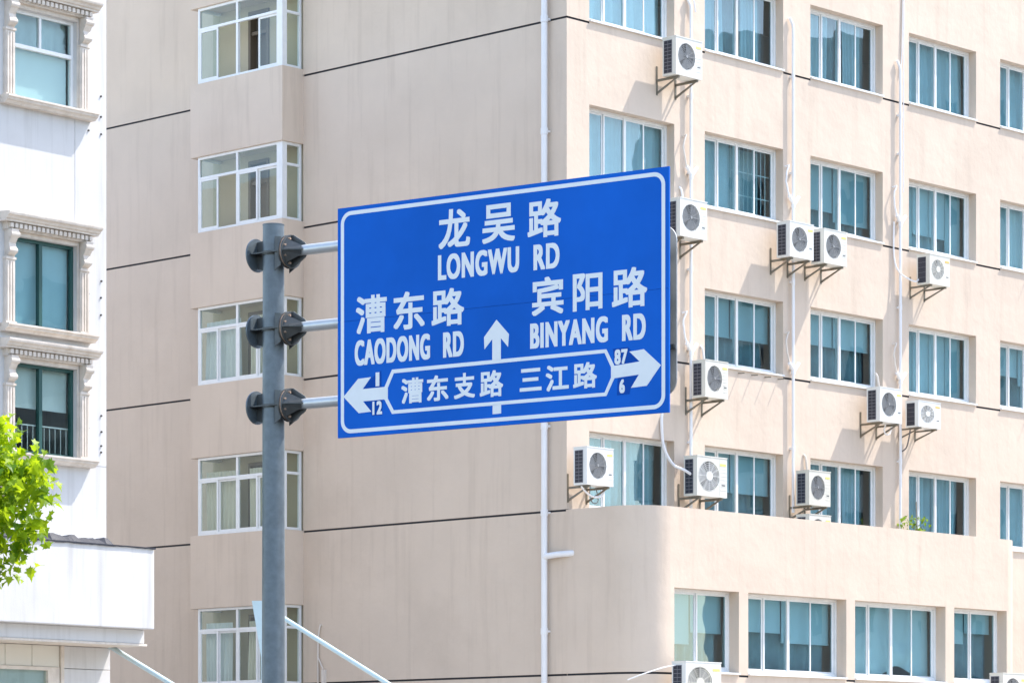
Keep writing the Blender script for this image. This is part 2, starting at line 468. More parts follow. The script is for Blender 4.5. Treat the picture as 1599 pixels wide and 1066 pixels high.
def sliding_window(parent, M, u0, u1, z0, z1, y, n=4, style='full', seed=0, gmat='glass_teal', fmat='white_frame', sill=True):
    """white sliding window: outer frame mesh > sash, pane, curtain, sill"""
    r = random.Random(seed)
    f = MB(); T = 0.055; D = 0.10
    zb = z0 + 0.05
    f.box(u0, u1, y, y + D, zb, zb + T).box(u0, u1, y, y + D, z1 - T, z1)
    f.box(u0, u0 + T, y + 0.001, y + D - 0.001, zb + T, z1 - T).box(u1 - T, u1, y + 0.001, y + D - 0.001, zb + T, z1 - T)
    if n == 4: f.box((u0 + u1) / 2 - 0.035, (u0 + u1) / 2 + 0.035, y + 0.004, y + D - 0.003, zb + T, z1 - T)
    fr = obj('window', f, fmat, parent, M, bevel=0.004)
    if sill:
        s = MB(); s.prism([(-0.045, z0 - 0.005), (-0.045, z0 + 0.028), (y + 0.002, z0 + 0.05), (y + D, z0 + 0.05), (y + D, z0 - 0.005)], 0, u0 + 0.003, u1 - 0.003)
        obj('sill', s, 'white_frame', fr, M)
    w = (u1 - u0 - 2 * T) / n
    for k in range(n):
        a = u0 + T + k * w; b = a + w
        yy = y + (0.028 if (k in (1, 2) or (n == 2 and k == 1)) else 0.058)
        S = 0.034
        sm = MB()
        sm.box(a, b, yy, yy + 0.026, zb + T + 0.001, zb + T + S).box(a, b, yy, yy + 0.026, z1 - T - S, z1 - T - 0.001)
        sm.box(a, a + S, yy + 0.001, yy + 0.025, zb + T + S, z1 - T - S).box(b - S, b, yy + 0.001, yy + 0.025, zb + T + S, z1 - T - S)
        obj('sash', sm, fmat, fr, M)
        pm = MB(); pm.box(a + S - 0.004, b - S + 0.004, yy + 0.010, yy + 0.016, zb + T + S - 0.004, z1 - T - S + 0.004)
        obj('pane', pm, gmat, fr, M)
    yc = y + D + 0.10; W_ = u1 - u0; H = z1 - zb
    if style in ('half', 'blind', 'part'):                # added backing sheet, keeps the uncovered gaps from rendering black
        c = curtain(W_, zb, z1 - 0.02, 0.05, r.choice((5, 7, 9)), seed + 31)
        obj('curtain', moved(c, u0, yc + 0.16), 'gap_backing' if seed % 3 else 'curtain_blue', fr, M, smooth='all', recalc=False)
    if style in ('full', 'pale', 'cream'):
        c = curtain(W_, zb, z1 - 0.02, 0.05, r.choice((6, 8, 11)), seed)
        obj('curtain', moved(c, u0, yc), {'full': 'curtain_blue', 'pale': 'curtain_pale', 'cream': 'curtain_cream'}[style], fr, M, smooth='all', recalc=False)
    elif style == 'half':
        fr_ = r.choice((0.45, 0.55, 0.35))
        for (a, b, lo) in ((0.0, 0.5, fr_), (0.5, 1.0, fr_ + r.choice((-0.12, 0.0, 0.15)))):
            c = MB(); c.box(u0 + a * W_ + 0.02, u0 + b * W_ - 0.02, yc, yc + 0.006, zb + lo * H, z1 - 0.02)
            c.box(u0 + a * W_ + 0.02, u0 + b * W_ - 0.02, yc - 0.008, yc + 0.014, zb + lo * H - 0.03, zb + lo * H)
            obj('blind', c, 'blind_sky' if seed % 2 else 'blind_teal', fr, M)
    elif style == 'blind':
        for k in range(n):
            lo = r.choice((0.04, 0.06, 0.3, 0.05))
            a = u0 + T + k * w; c = MB()
            c.box(a + 0.01, a + w - 0.01, yc, yc + 0.006, zb + lo * H, z1 - 0.02)
            c.box(a + 0.01, a + w - 0.01, yc - 0.008, yc + 0.014, zb + lo * H - 0.03, zb + lo * H)
            obj('blind', c, 'blind_sky' if (seed + k) % 3 else 'blind_teal', fr, M)
    elif style == 'part':
        c = curtain(W_ * 0.42, zb, z1 - 0.02, 0.04, 6, seed); obj('curtain', moved(c, u0, yc), 'curtain_blue', fr, M, smooth='all', recalc=False)
        c = curtain(W_ * 0.25, zb, z1 - 0.02, 0.04, 5, seed + 1); obj('curtain', moved(c, u0 + W_ * 0.62, yc), 'curtain_blue', fr, M, smooth='all', recalc=False)
    elif style == 'swag':
        m_ = MB(); nu_, nz_ = 44, 14
        for j in range(nz_ + 1):
            for i in range(nu_ + 1):
                t = i / nu_; v = j / nz_
                s1 = math.exp(-((t - 0.36) / 0.16) ** 2); s2 = math.exp(-((t - 0.68) / 0.16) ** 2)
                zz = z1 - 0.02 - (1 - v) * H * (0.92 - 0.12 * math.cos(t * 9.5))
                yy_ = 0.05 * math.sin((1 - v) * 13 + 7 * s1 - 6 * s2) * (s1 + s2) * (1 - v) + 0.02 * math.sin(t * 40) * v
                m_.v.append((u0 + 0.02 + (W_ - 0.04) * t, yc + yy_, zz))
        for j in range(nz_):
            for i in range(nu_):
                a = j * (nu_ + 1) + i; m_.f.append((a, a + 1, a + nu_ + 2, a + nu_ + 1))
        obj('curtain', m_, 'curtain_pale', fr, M, smooth='all', recalc=False)
    elif style == 'bars':
        c = curtain(W_ * 0.5, zb, z1 - 0.02, 0.03, 4, seed); obj('curtain', moved(c, u0, yc), 'curtain_blue', fr, M, smooth='all', recalc=False)
        c = MB()
        for k in range(9): c.tube([(u0 + W_ * (0.5 + 0.055 * k), yc - 0.03, zb + 0.03), (u0 + W_ * (0.5 + 0.055 * k), yc - 0.03, z1 - 0.03)], 0.010, 6)
        for t in (0.3, 0.62): c.box(u0 + W_ * 0.5, u1 - 0.02, yc - 0.036, yc - 0.024, zb + t * H, zb + t * H + 0.02)
        obj('security_bars', c, 'curtain_pale', fr, M)
        c = MB(); c.box(u0 + W_ * 0.55, u1 - 0.03, yc + 0.25, yc + 0.256, zb + 0.05, z1 - 0.02); obj('blind', c, 'blind_teal', fr, M)
    return fr

STY = {(0, 3): 'pale', (1, 3): 'part', (2, 3): 'part', (3, 3): 'full', (4, 3): 'full', (5, 3): 'full',
       (0, 2): 'full', (1, 2): 'bars', (2, 2): 'half', (3, 2): 'blind', (4, 2): 'pale', (5, 2): 'full',
       (0, 1): 'half', (1, 1): 'half', (2, 1): 'half', (3, 1): 'blind', (4, 1): 'half', (5, 1): 'full',
       (0, 0): 'part', (1, 0): 'half', (2, 0): 'part', (3, 0): 'part', (4, 0): 'full', (5, 0): 'full'}
for j, r in enumerate(rows):
    for i, (a, b) in enumerate(cols):
        if i == 5: continue
        w_ = sliding_window(tan, MR, a, b, r, r + OPEN_H, REVEAL, 4, STY[(i, j)], seed=i * 7 + j * 3)
        if (i, j) in ((1, 1), (4, 1), (4, 2)):          # short pegs left below the sill
            for t in range(4):
                q = MB(); x = a + (b - a) * (0.42 + 0.17 * t); q.tube([(x, 0.01, r - 0.07), (x, -0.16, r - 0.08)], 0.012, 6); obj('peg', q, 'bracket', w_, MR)
for j, r in enumerate(rows):        # the column beyond the picture's edge: frame and panes only
    a, b = cols[5]
    sliding_window(tan, MR, a, b, r, r + OPEN_H, REVEAL, 2, 'full', seed=90 + j)
m = MB()
for k in range(6): m.box(0.3, U_END - 0.1, 0.5, 5.0, ZG[0] + FLOOR * k - 1.15, ZG[0] + FLOOR * k - 0.95)
obj('floor_slab', m, 'inner_plaster', tan, MR)
m = MB(); m.box(0.3, U_END - 0.1, 3.6, 3.8, 0.0, ROOF - 0.3)
obj('inner_wall', m, 'room_dark', tan, MR)

# --- rounded corner block in front of the right facade
D_B = 2.03 * 3.1 / 3.3; R_B = 0.78; Z_P = ZG[1] - 0.02
MBK = frame(CORNER + NR * D_B, DR)
ub1 = ray_u(MBK, 1597)
BW = [(1053.0, 1154.0, 2), (1168.4, 1321.7, 4), (1335.2, 1476.5, 4), (1490.0, 1572.0, 2)]
bw = [(ray_u(MBK, a), ray_u(MBK, b), n) for a, b, n in BW]
us = [R_B, ub1 - 0.55] + [u for c in bw for u in c[:2]]
zs = [0, Z_P, ZG[0] - 0.05, ZG[0] - 0.01, ZG[0], ZG[0] + OPEN_H + 0.06]
def cell_b(u, z):
    inn = any(a < u < b for a, b, n in bw)
    if ZG[0] < z < ZG[0] + OPEN_H + 0.06 and inn: return (REVEAL + 0.05, 'hole')
    if ZG[0] - 0.05 < z < ZG[0] - 0.01 and not inn: return (0.03, 'groove')
    return (0.0, 'wall')
W, G = facade(us, zs, cell_b)
# rounded corner on the left (sweeps round to the left facade's plane) and a small one on the right
def arc(cx, cy, r, a0, a1, n):
    return [(cx + r * math.cos(a0 + (a1 - a0) * k / n), cy + r * math.sin(a0 + (a1 - a0) * k / n)) for k in range(n + 1)]
pl = arc(R_B, R_B, R_B, -math.pi / 2, -math.pi, 16)
pl.append((0.0, D_B + 0.02))
pr_ = arc(ub1 - 0.55, 0.55, 0.55, -math.pi / 2, 0, 10); pr_.append((ub1, D_B))
W2 = MB()
for path, zz in ((pl, (0, ZG[0] - 0.05, ZG[0] - 0.01, Z_P)), (pr_, (0, Z_P))):
    for k in range(len(path) - 1):
        for q in range(len(zz) - 1):
            ins = 0.03 if (len(zz) == 4 and q == 1) else 0.0
            T = G if ins else W2
            p0, p1 = path[k], path[k + 1]
            if ins:
                def push(p):
                    dx, dy = p[0] - R_B, min(0.0, p[1] - R_B); l = math.hypot(dx, dy); return (p[0] - dx / l * ins, p[1] - dy / l * ins)
                g0, g1 = push(p0), push(p1)
                T.quad((*g0, zz[q]), (*g1, zz[q]), (*g1, zz[q + 1]), (*g0, zz[q + 1]))
                for z in (zz[q], zz[q + 1]): T.quad((*p0, z), (*p1, z), (*g1, z), (*g0, z))
            else:
                T.quad((*p0, zz[q]), (*p1, zz[q]), (*p1, zz[q + 1]), (*p0, zz[q + 1]))
obj('block_wall', W, 'tan_paint', tan, MBK)
for pc in (0, 1):
    q = MB(); nf = (len(pl) - 1) * 2
    for f in (W2.f[:nf] if pc == 0 else W2.f[nf:]): q.add([W2.v[i] for i in f], [(0, 1, 2, 3)])
    obj('block_corner', q, 'tan_paint', tan, MBK, smooth='all')
pieces('groove', G, 'groove_dark', tan, MBK)
# parapet top, inner face and terrace floor
outer = pl[::-1][1:] + [(R_B, 0), (ub1 - 0.55, 0)] + pr_[1:-1]
m = MB(); TH = 0.2
def inset(p):
    x, y = p
    c = (R_B, R_B) if x < R_B else ((ub1 - 0.55, 0.55) if x > ub1 - 0.55 else None)
    if c is None or y > R_B: return (x + TH, y) if (y > R_B and x < 1) else (x, y + TH)
    dx, dy = x - c[0], y - c[1]; l = math.hypot(dx, dy) or 1
    return (c[0] + dx * (l - TH) / l, c[1] + dy * (l - TH) / l)
outer = [(0.0, D_B)] + outer + [(ub1, D_B)]
inn = [inset(p) for p in outer]; inn[0] = (TH, D_B); inn[-1] = (ub1 - TH, D_B)
for k in range(len(outer) - 1):
    m.quad((*outer[k], Z_P), (*outer[k + 1], Z_P), (*inn[k + 1], Z_P), (*inn[k], Z_P))
    m.quad((*inn[k], Z_P), (*inn[k + 1], Z_P), (*inn[k + 1], Z_P - 0.42), (*inn[k], Z_P - 0.42))
obj('parapet', m, 'tan_paint', tan, MBK)
m = MB(); m.box(0.32, ub1 - 0.3, 0.32, D_B - 0.003, Z_P - 0.5, Z_P - 0.40)
obj('terrace_floor', m, 'paving', tan, MBK)
for k, (a, b, n) in enumerate(bw):
    sliding_window(tan, MBK, a, b, ZG[0], ZG[0] + OPEN_H + 0.06, REVEAL + 0.05, n, ('half', 'half', 'swag', 'half')[k], seed=40 + k)
m = MB(); m.box(0.3, ub1 - 0.3, 1.5, 1.6, 0.2, Z_P - 0.6)
obj('inner_wall', m, 'room_dark', tan, MBK)

# --- left facade, bay column
U_BR = ray_u(ML, 473.5)                       # foot of the bay's right side
STEP = 0.60                                   # wall left of the bay lies deeper
def bay_depth():
    lo, hi = 0.2, 2.0
    for _ in range(50):
        p = (lo + hi) / 2
        P = ML @ Vector((U_BR, -p, 0)); px = CX + F_PX * P.x / P.y
        if px > 440.5: lo = p
        else: hi = p
    return lo
BP = bay_depth()
U_BL = ray_u(ML, 297.0, -BP)
U_FAR = ray_u(ML, -140, STEP)
us = [U_BR, 0.0]; zs = [0, ROOF] + [z for r in ZG for z in (r - 0.05, r - 0.01)]
def cell_l(u, z):
    for r in ZG:
        if r - 0.05 < z < r - 0.01: return (0.03, 'groove')
    return (0.0, 'wall')
W, G = facade(us, zs, cell_l)
obj('wall', W, 'tan_paint', tan, ML); pieces('groove', G, 'groove_dark', tan, ML)
W, G = facade([U_FAR, U_BL], zs, cell_l)
ML2 = ML @ Matrix.Translation((0, STEP, 0))
obj('wall', W, 'tan_paint', tan, ML2); pieces('groove', G, 'groove_dark', tan, ML2)
# wall inside the bay with a door opening on every floor
BZ = []
for (t, b) in ((None, None), (245.5, 363.5), (480.4, 601.5), (714.8, 836.0), (950.0, 1071.0)):
    if t is None: continue
    BZ.append((ray_z(ML, ray_u(ML, 310, -BP), -BP, b), ray_z(ML, ray_u(ML, 310, -BP), -BP, t)))
BZ.insert(0, (BZ[0][0] + FLOOR, BZ[0][1] + FLOOR))
BZ.append((BZ[-1][0] - FLOOR, BZ[-1][1] - FLOOR)) if BZ[-1][0] - FLOOR > 0.4 else None
wB = U_BR - U_BL
us = [U_BL, U_BR, U_BL + wB * 0.40, U_BL + wB * 0.62]
zs = [0, ROOF] + [z for a, b in BZ for z in (a - 0.85, b - 0.12)]
def cell_i(u, z):
    if U_BL + wB * 0.40 < u < U_BL + wB * 0.62 and any(a - 0.85 < z < b - 0.12 for a, b in BZ): return (0.16, 'hole')
    return (0.0, 'wall')
W, G = facade(us, zs, cell_i)
obj('bay_back_wall', W, 'inner_plaster', tan, ML @ Matrix.Translation((0, 0.05, 0)))
for a, b in BZ:
    d = MB(); u0, u1 = U_BL + wB * 0.40, U_BL + wB * 0.62
    d.box(u0, u0 + 0.07, 0.02, 0.2, a - 0.84, b - 0.13).box(u1 - 0.07, u1, 0.02, 0.2, a - 0.84, b - 0.13).box(u0 + 0.07, u1 - 0.07, 0.02, 0.2, b - 0.20, b - 0.13)
    d.box(u0 + 0.07, u1 - 0.07, 0.05, 0.1, b - 0.62, b - 0.55).box(u0 + 0.07, u1 - 0.07, 0.22, 0.24, a - 0.84, b - 0.2)
    obj('balcony_door', d, 'door_brown', tan, ML)
# spandrels
tops = [BZ[0][1] + FLOOR - (BZ[0][1] - BZ[0][0])]
for k in range(len(BZ) + 1):
    z0 = BZ[k][1] if k < len(BZ) else 0.13
    z1 = BZ[k - 1][0] if k > 0 else ROOF - 0.4
    if z1 - z0 < 0.05: continue
    zz0, zz1 = (z0, z1)
    m = MB(); m.box(U_BL, U_BR, -BP, 0.049 if k else 0.049, zz0, zz1)
    obj('bay_panel', m, 'tan_paint', tan, ML, bevel=0.012)
    m = MB(); m.box(U_BL, U_BL + 0.15, 0.049, STEP + 0.02, zz0, zz1)
    obj('bay_return', m, 'tan_paint', tan, ML)

def bay_window(k, z0, z1):
    """glazed bay: frame mesh > sash, pane, curtain"""
    T = 0.055; IN = 0.05
    u0, u1 = U_BL + 0.19, U_BR - IN
    y0 = -BP + IN; D = 0.07
    zt = z0 + (z1 - z0) * 0.70
    f = MB()
    P = 0.17
    f.box(u1 - P, u1, y0, y0 + 0.13, z0, z1)                                     # corner post
    f.box(u0, u0 + T, y0, y0 + D, z0, z1)
    f.box(u0 + T, u1 - P, y0, y0 + D, z0, z0 + T).box(u0 + T, u1 - P, y0, y0 + D, z1 - T, z1).box(u0 + T, u1 - P, y0, y0 + D, zt, zt + T)
    um = (u0 + u1 - P) / 2
    f.box(um - 0.03, um + 0.03, y0 + 0.002, y0 + D - 0.002, zt + T, z1 - T)
    f.box(um - 0.03, um + 0.03, y0 + 0.002, y0 + D - 0.002, z0 + T, zt)
    ys0, ys1 = y0 + 0.13, 0.0
    f.box(u1 - D, u1, ys1 - T, ys1, z0, z1)
    for z in (z0, z1 - T, zt): f.box(u1 - D, u1 - 0.001, ys0, ys1 - T, z, z + T)
    f.box(u0, u0 + D, y0 + D, STEP, z0, z0 + T).box(u0, u0 + D, y0 + D, STEP, z1 - T, z1)
    fr = obj('bay_window', f, 'white_frame', tan, ML, bevel=0.005)
    def pane(a, b, c, d, y=y0 + 0.03):
        m = MB(); m.box(a, b, y, y + 0.006, c, d); obj('pane', m, 'glass_clear', fr, ML)
    pane(u0 + T, um - 0.03, zt + T, z1 - T); pane(um + 0.03, u1 - P, zt + T, z1 - T)
    for (c, d) in ((z0 + T, zt), (zt + T, z1 - T)):
        m = MB(); m.box(u1 - D + 0.03, u1 - D + 0.036, ys0, ys1 - T, c, d); obj('pane', m, 'glass_clear', fr, ML)
    # left end pane (towards the recessed wall)
    m = MB(); m.box(u0 + 0.03, u0 + 0.036, y0 + D, STEP, z0 + T, z1 - T); obj('pane', m, 'glass_clear', fr, ML)
    w = (um - 0.03 - u0 - T) / 2; w2 = (u1 - P - um - 0.03) / 2
    slots = [(u0 + T, w, 0), (u0 + T + w, w, 1), (um + 0.03, w2, 0), (um + 0.03 + w2, w2, 1)]
    shift = {0: {0: 0.0, 1: None, 2: None, 3: 0.0}, 1: {1: None}}.get(k, {})
    for i, (a, ww, lay) in enumerate(slots):
        if i in shift and shift[i] is None: continue
        yy = y0 + 0.006 + lay * 0.03; S = 0.042
        m = MB()
        m.box(a, a + ww, yy, yy + 0.026, z0 + T, z0 + T + S).box(a, a + ww, yy, yy + 0.026, zt - S, zt)
        m.box(a, a + S, yy + 0.001, yy + 0.025, z0 + T + S, zt - S).box(a + ww - S, a + ww, yy + 0.001, yy + 0.025, z0 + T + S, zt - S)
        obj('sash', m, 'white_frame', fr, ML)
        pane(a + S - 0.003, a + ww - S + 0.003, z0 + T + S - 0.003, zt - S + 0.003, yy + 0.010)
    if k >= 2:
        c = curtain((u1 - u0) * (0.42, 0.36, 0.30)[(k - 2) % 3], z0 + 0.06, z1 - 0.3, 0.035, 7, 60 + k)
        obj('curtain', moved(c, u0 + 0.1, y0 + 0.16), 'curtain_pale' if k != 3 else 'curtain_cream', fr, ML, smooth='all', recalc=False)
        c = curtain((u1 - u0) * 0.2, z0 + 0.06, z1 - 0.3, 0.035, 5, 70 + k)
        obj('curtain', moved(c, u0 + (u1 - u0) * 0.55, y0 + 0.16), 'curtain_cream', fr, ML, smooth='all', recalc=False)
for k, (a, b) in enumerate(BZ): bay_window(k, a, b)
m = MB()
for a, b in BZ: m.box(U_BL + 0.1, U_BR - 0.1, 0.75, 0.8, a - 0.9, b + 0.1)
obj('inner_wall', m, 'room_dark', tan, ML)
# roof, rear walls
pA = ML @ Vector((U_FAR, STEP, 0)); pB = CORNER; pC = MR @ Vector((U_END, 0, 0)); pD = pA + (pC - pB)
m = MB()
m.add([(*p.xy, ROOF) for p in (pA, ML @ Vector((0, STEP, 0)), pC, pD)], [(0, 1, 2, 3)])
m.quad((*pB.xy, ROOF), (*(ML @ Vector((0, STEP, 0))).xy, ROOF), (*(ML @ Vector((U_BL, STEP, 0))).xy, ROOF), (*(ML @ Vector((U_BL, 0, 0))).xy, ROOF))
obj('roof', m, 'paving', tan)
m = MB()
m.quad((*pC.xy, 0), (*pD.xy, 0), (*pD.xy, ROOF), (*pC.xy, ROOF)); m.quad((*pD.xy, 0), (*pA.xy, 0), (*pA.xy, ROOF), (*pD.xy, ROOF))
obj('rear_wall', m, 'tan_paint', tan)

# --- pipes on the building
def pipe(M, px, py0, py1, r, mat, off, collars=(), label=None, name='drain_pipe', y=0.0, top_hook=False):
    u = ray_u(M, px, y - off)
    za, zb = ray_z(M, u, y - off, py0), ray_z(M, u, y - off, py1)
    m = MB()
    pts = [(u, y - off, zb), (u, y - off, za)]
    if top_hook: pts += [(u, y - off + 0.02, za + 0.08), (u - 0.08, y - off + 0.03, za + 0.2)]
    m.tube(pts, r, 12)
    p = obj(name, m, mat, tan, M, smooth=True)
    if label: p['label'] = label
    for c in collars:
        zc = ray_z(M, u, y - off, c)
        k = MB(); k.tube([(u, y - off, zc - 0.06), (u, y - off, zc + 0.06)], r * 1.18, 12)
        k.box(u - r * 0.9, u + r * 0.9, y - off, y + 0.01, zc - 0.02, zc + 0.02)
        obj('pipe_clip', k, mat, p, M, smooth=True)
    return u
uP = pipe(ML, 850.0, -60, 1240, 0.06, 'pvc', 0.11, (30, 205, 470, 665, 800, 985), 'white plastic downpipe near the corner of the shaded wall')
ze = ray_z(ML, uP, -0.11, 868)
m = MB(); m.tube([(uP, -0.11, ze - 0.02), (uP + 0.08, -0.11, ze), (uP + 0.30, -0.08, ze + 0.02), (uP + 0.62, 0.02, ze + 0.035), (uP + 0.66, 0.3, ze + 0.035)], 0.06, 12)
obj('pipe_elbow', m, 'pvc', tan, ML, smooth=True)
for (px, a, b, cl) in ((1079.0, 14, 800, (150, 270, 420, 545, 690)), (1238.6, 44, 800, (120, 270, 440, 575, 700)), (1406.0, 110, 830, (180, 240, 345, 480, 590, 720))):
    u = pipe(MR, px, a, b, 0.032, 'pvc', 0.08, cl, name='condensate_pipe', top_hook=True)
    fit = {1079.0: (270, 545), 1238.6: (315, 575), 1406.0: (345, 590)}[px]
    for py in fit:
        z = ray_z(MR, u, -0.08, py)
        k = MB(); k.tube([(u, -0.08, z - 0.12), (u, -0.08, z + 0.07)], 0.045, 10)
        k.tube([(u, -0.08, z - 0.08), (u + 0.16, -0.10, z + 0.12)], 0.04, 10); k.tube([(u, -0.08, z - 0.04), (u - 0.15, -0.10, z + 0.10)], 0.04, 10)
        obj('pipe_fitting', k, 'pvc', tan, MR, smooth=True)
        k = MB(); s = random.Random(int(px) + py)
        pts = []
        for t in range(9):
            q = t / 8
            pts.append((u - 0.15 - 0.10 * math.sin(q * 3.1) + 0.02 * s.random(), -0.10 + 0.02 * s.random(), z + 0.10 + 0.62 * q + (0.06 * math.sin(q * 3.14))))
        pts.append((u - 0.17, 0.0, z + 0.70))
        k.tube(pts, 0.018, 8); obj('condensate_hose', k, 'pvc_old' if s.random() > 0.4 else 'pvc', tan, MR, smooth=True)
u = ray_u(MR, 1408, -0.05); k = MB()
k.tube([(u, -0.03, ray_z(MR, u, 0, 118)), (u + 0.05, -0.03, ray_z(MR, u, 0, 60)), (u + 0.10, -0.02, ray_z(MR, u, 0, -60))], 0.012, 6)
k.tube([(u + 0.09, -0.03, ray_z(MR, u, 0, 300)), (u + 0.09, -0.03, ray_z(MR, u, 0, 60)), (u + 0.16, -0.02, ray_z(MR, u, 0, -60))], 0.012, 6)
obj('cable', k, 'pvc', tan, MR, smooth=True)
u = ray_u(MR, 1085, -0.05); k = MB()
k.tube([(u + 0.02, -0.05, ray_z(MR, u, 0, 20)), (u - 0.05, -0.06, ray_z(MR, u, 0, 0)), (u - 0.18, -0.04, ray_z(MR, u, 0, -30))], 0.02, 6)
obj('cable', k, 'pvc', tan, MR, smooth=True)
# conduit low on the shaded wall
u = ray_u(ML, 497.0, -0.03); z = lambda py: ray_z(ML, u, 0, py)
k = MB(); k.tube([(u, -0.03, z(1240)), (u - 0.01, -0.03, z(1000)), (u + 0.03, -0.04, z(985)), (u + 0.06, -0.03, z(975)), (u + 0.08, 0.01, z(976))], 0.018, 8)
k.tube([(u, -0.04, z(1026)), (u + 0.16, -0.05, z(1044))], 0.015, 6); k.box(u + 0.13, u + 0.21, -0.07, 0, z(1240), z(1045))
obj('conduit', k, 'pvc_old', tan, ML, smooth=True)

# ------------------------------------------------------------------ white building
W_CORNER_Y = 56.0; KW = 56.0 / 69.0
sW = F_PX / W_CORNER_Y
A_W = math.atan((5043 - CX) / F_PX)
DW = Vector((math.sin(A_W), math.cos(A_W), 0))
MW = frame(Vector(((166 - CX) / sW, W_CORNER_Y, 0)), DW) @ Matrix.Scale(KW, 4)   # built in units of KW metres
rzw = lambda u, y, py: ray_z(MW, u, y, py) / KW
NW_ = MW.to_3x3() @ Vector((0, -1, 0))
white = thing('white_building', 'sunlit white building with ornate stone window surrounds at the left', 'building', M=MW)
uw = lambda px, y=0.0: ray_u(MW, px, y)
zw = lambda px, py, y=0.0: rzw(uw(px, y), y, py)
WROOF = zw(22, 11) + 2.6
WU = uw(-420)
wins = [(zw(22, 153), zw(22, 11)), (zw(22, 507), zw(22, 367.8)), (zw(22, 706), zw(22, 564))]
wu0, wu1 = uw(21.6), uw(119.5)
PITCH = 4.2
sets = [(wu0, wu1), (wu0 - PITCH, wu1 - PITCH)]
us = [WU, 0.0, uw(116.5), uw(117.3)] + [u for s in sets for u in s]
zs = [0, WROOF, zw(150, 727), zw(150, 728)] + [z for w in wins for z in w]
sx0, sx1 = uw(116.5), uw(117.3); sz1, sz0 = zw(150, 727), zw(150, 728)
def cell_w(u, z):
    if any(a < u < b for a, b in sets) and any(c < z < d for c, d in wins): return (0.22, 'hole')
    if sx0 < u < sx1 and (wins[1][1] + 0.4 < z or z < sz0 + 0.0): return (0.012, 'wall') if z > wins[1][1] else (0.0, 'wall')
    if sz0 < z < sz1 and u > wu1: return (0.012, 'wall')
    return (0.0, 'wall')
W, G = facade(us, zs, cell_w)
obj('wall', W, 'white_wall', white, MW)
m = MB()
dep = 34.0  # deepened out of view so the side wall reflects in bays and bounces sunlight
m.quad((0, 0, 0), (0, dep, 0), (0, dep, WROOF), (0, 0, WROOF)); m.quad((WU, 0, WROOF), (0, 0, WROOF), (0, dep, WROOF), (WU, dep, WROOF))
m.quad((WU, dep, 0), (0, dep, 0), (0, dep, WROOF), (WU, dep, WROOF)); m.quad((WU, 0, 0), (WU, dep, 0), (WU, dep, WROOF), (WU, 0, WROOF))
obj('side_wall', m, 'white_wall', white, MW)
m = MB(); m.box(WU + 0.2, -0.3, 3.0, 3.1, 0.3, WROOF - 0.2)
for c, d in wins: m.box(WU + 0.2, -0.3, 0.5, 3.0, c - 0.9, c - 0.75)
obj('inner_wall', m, 'room_dark', white, MW)

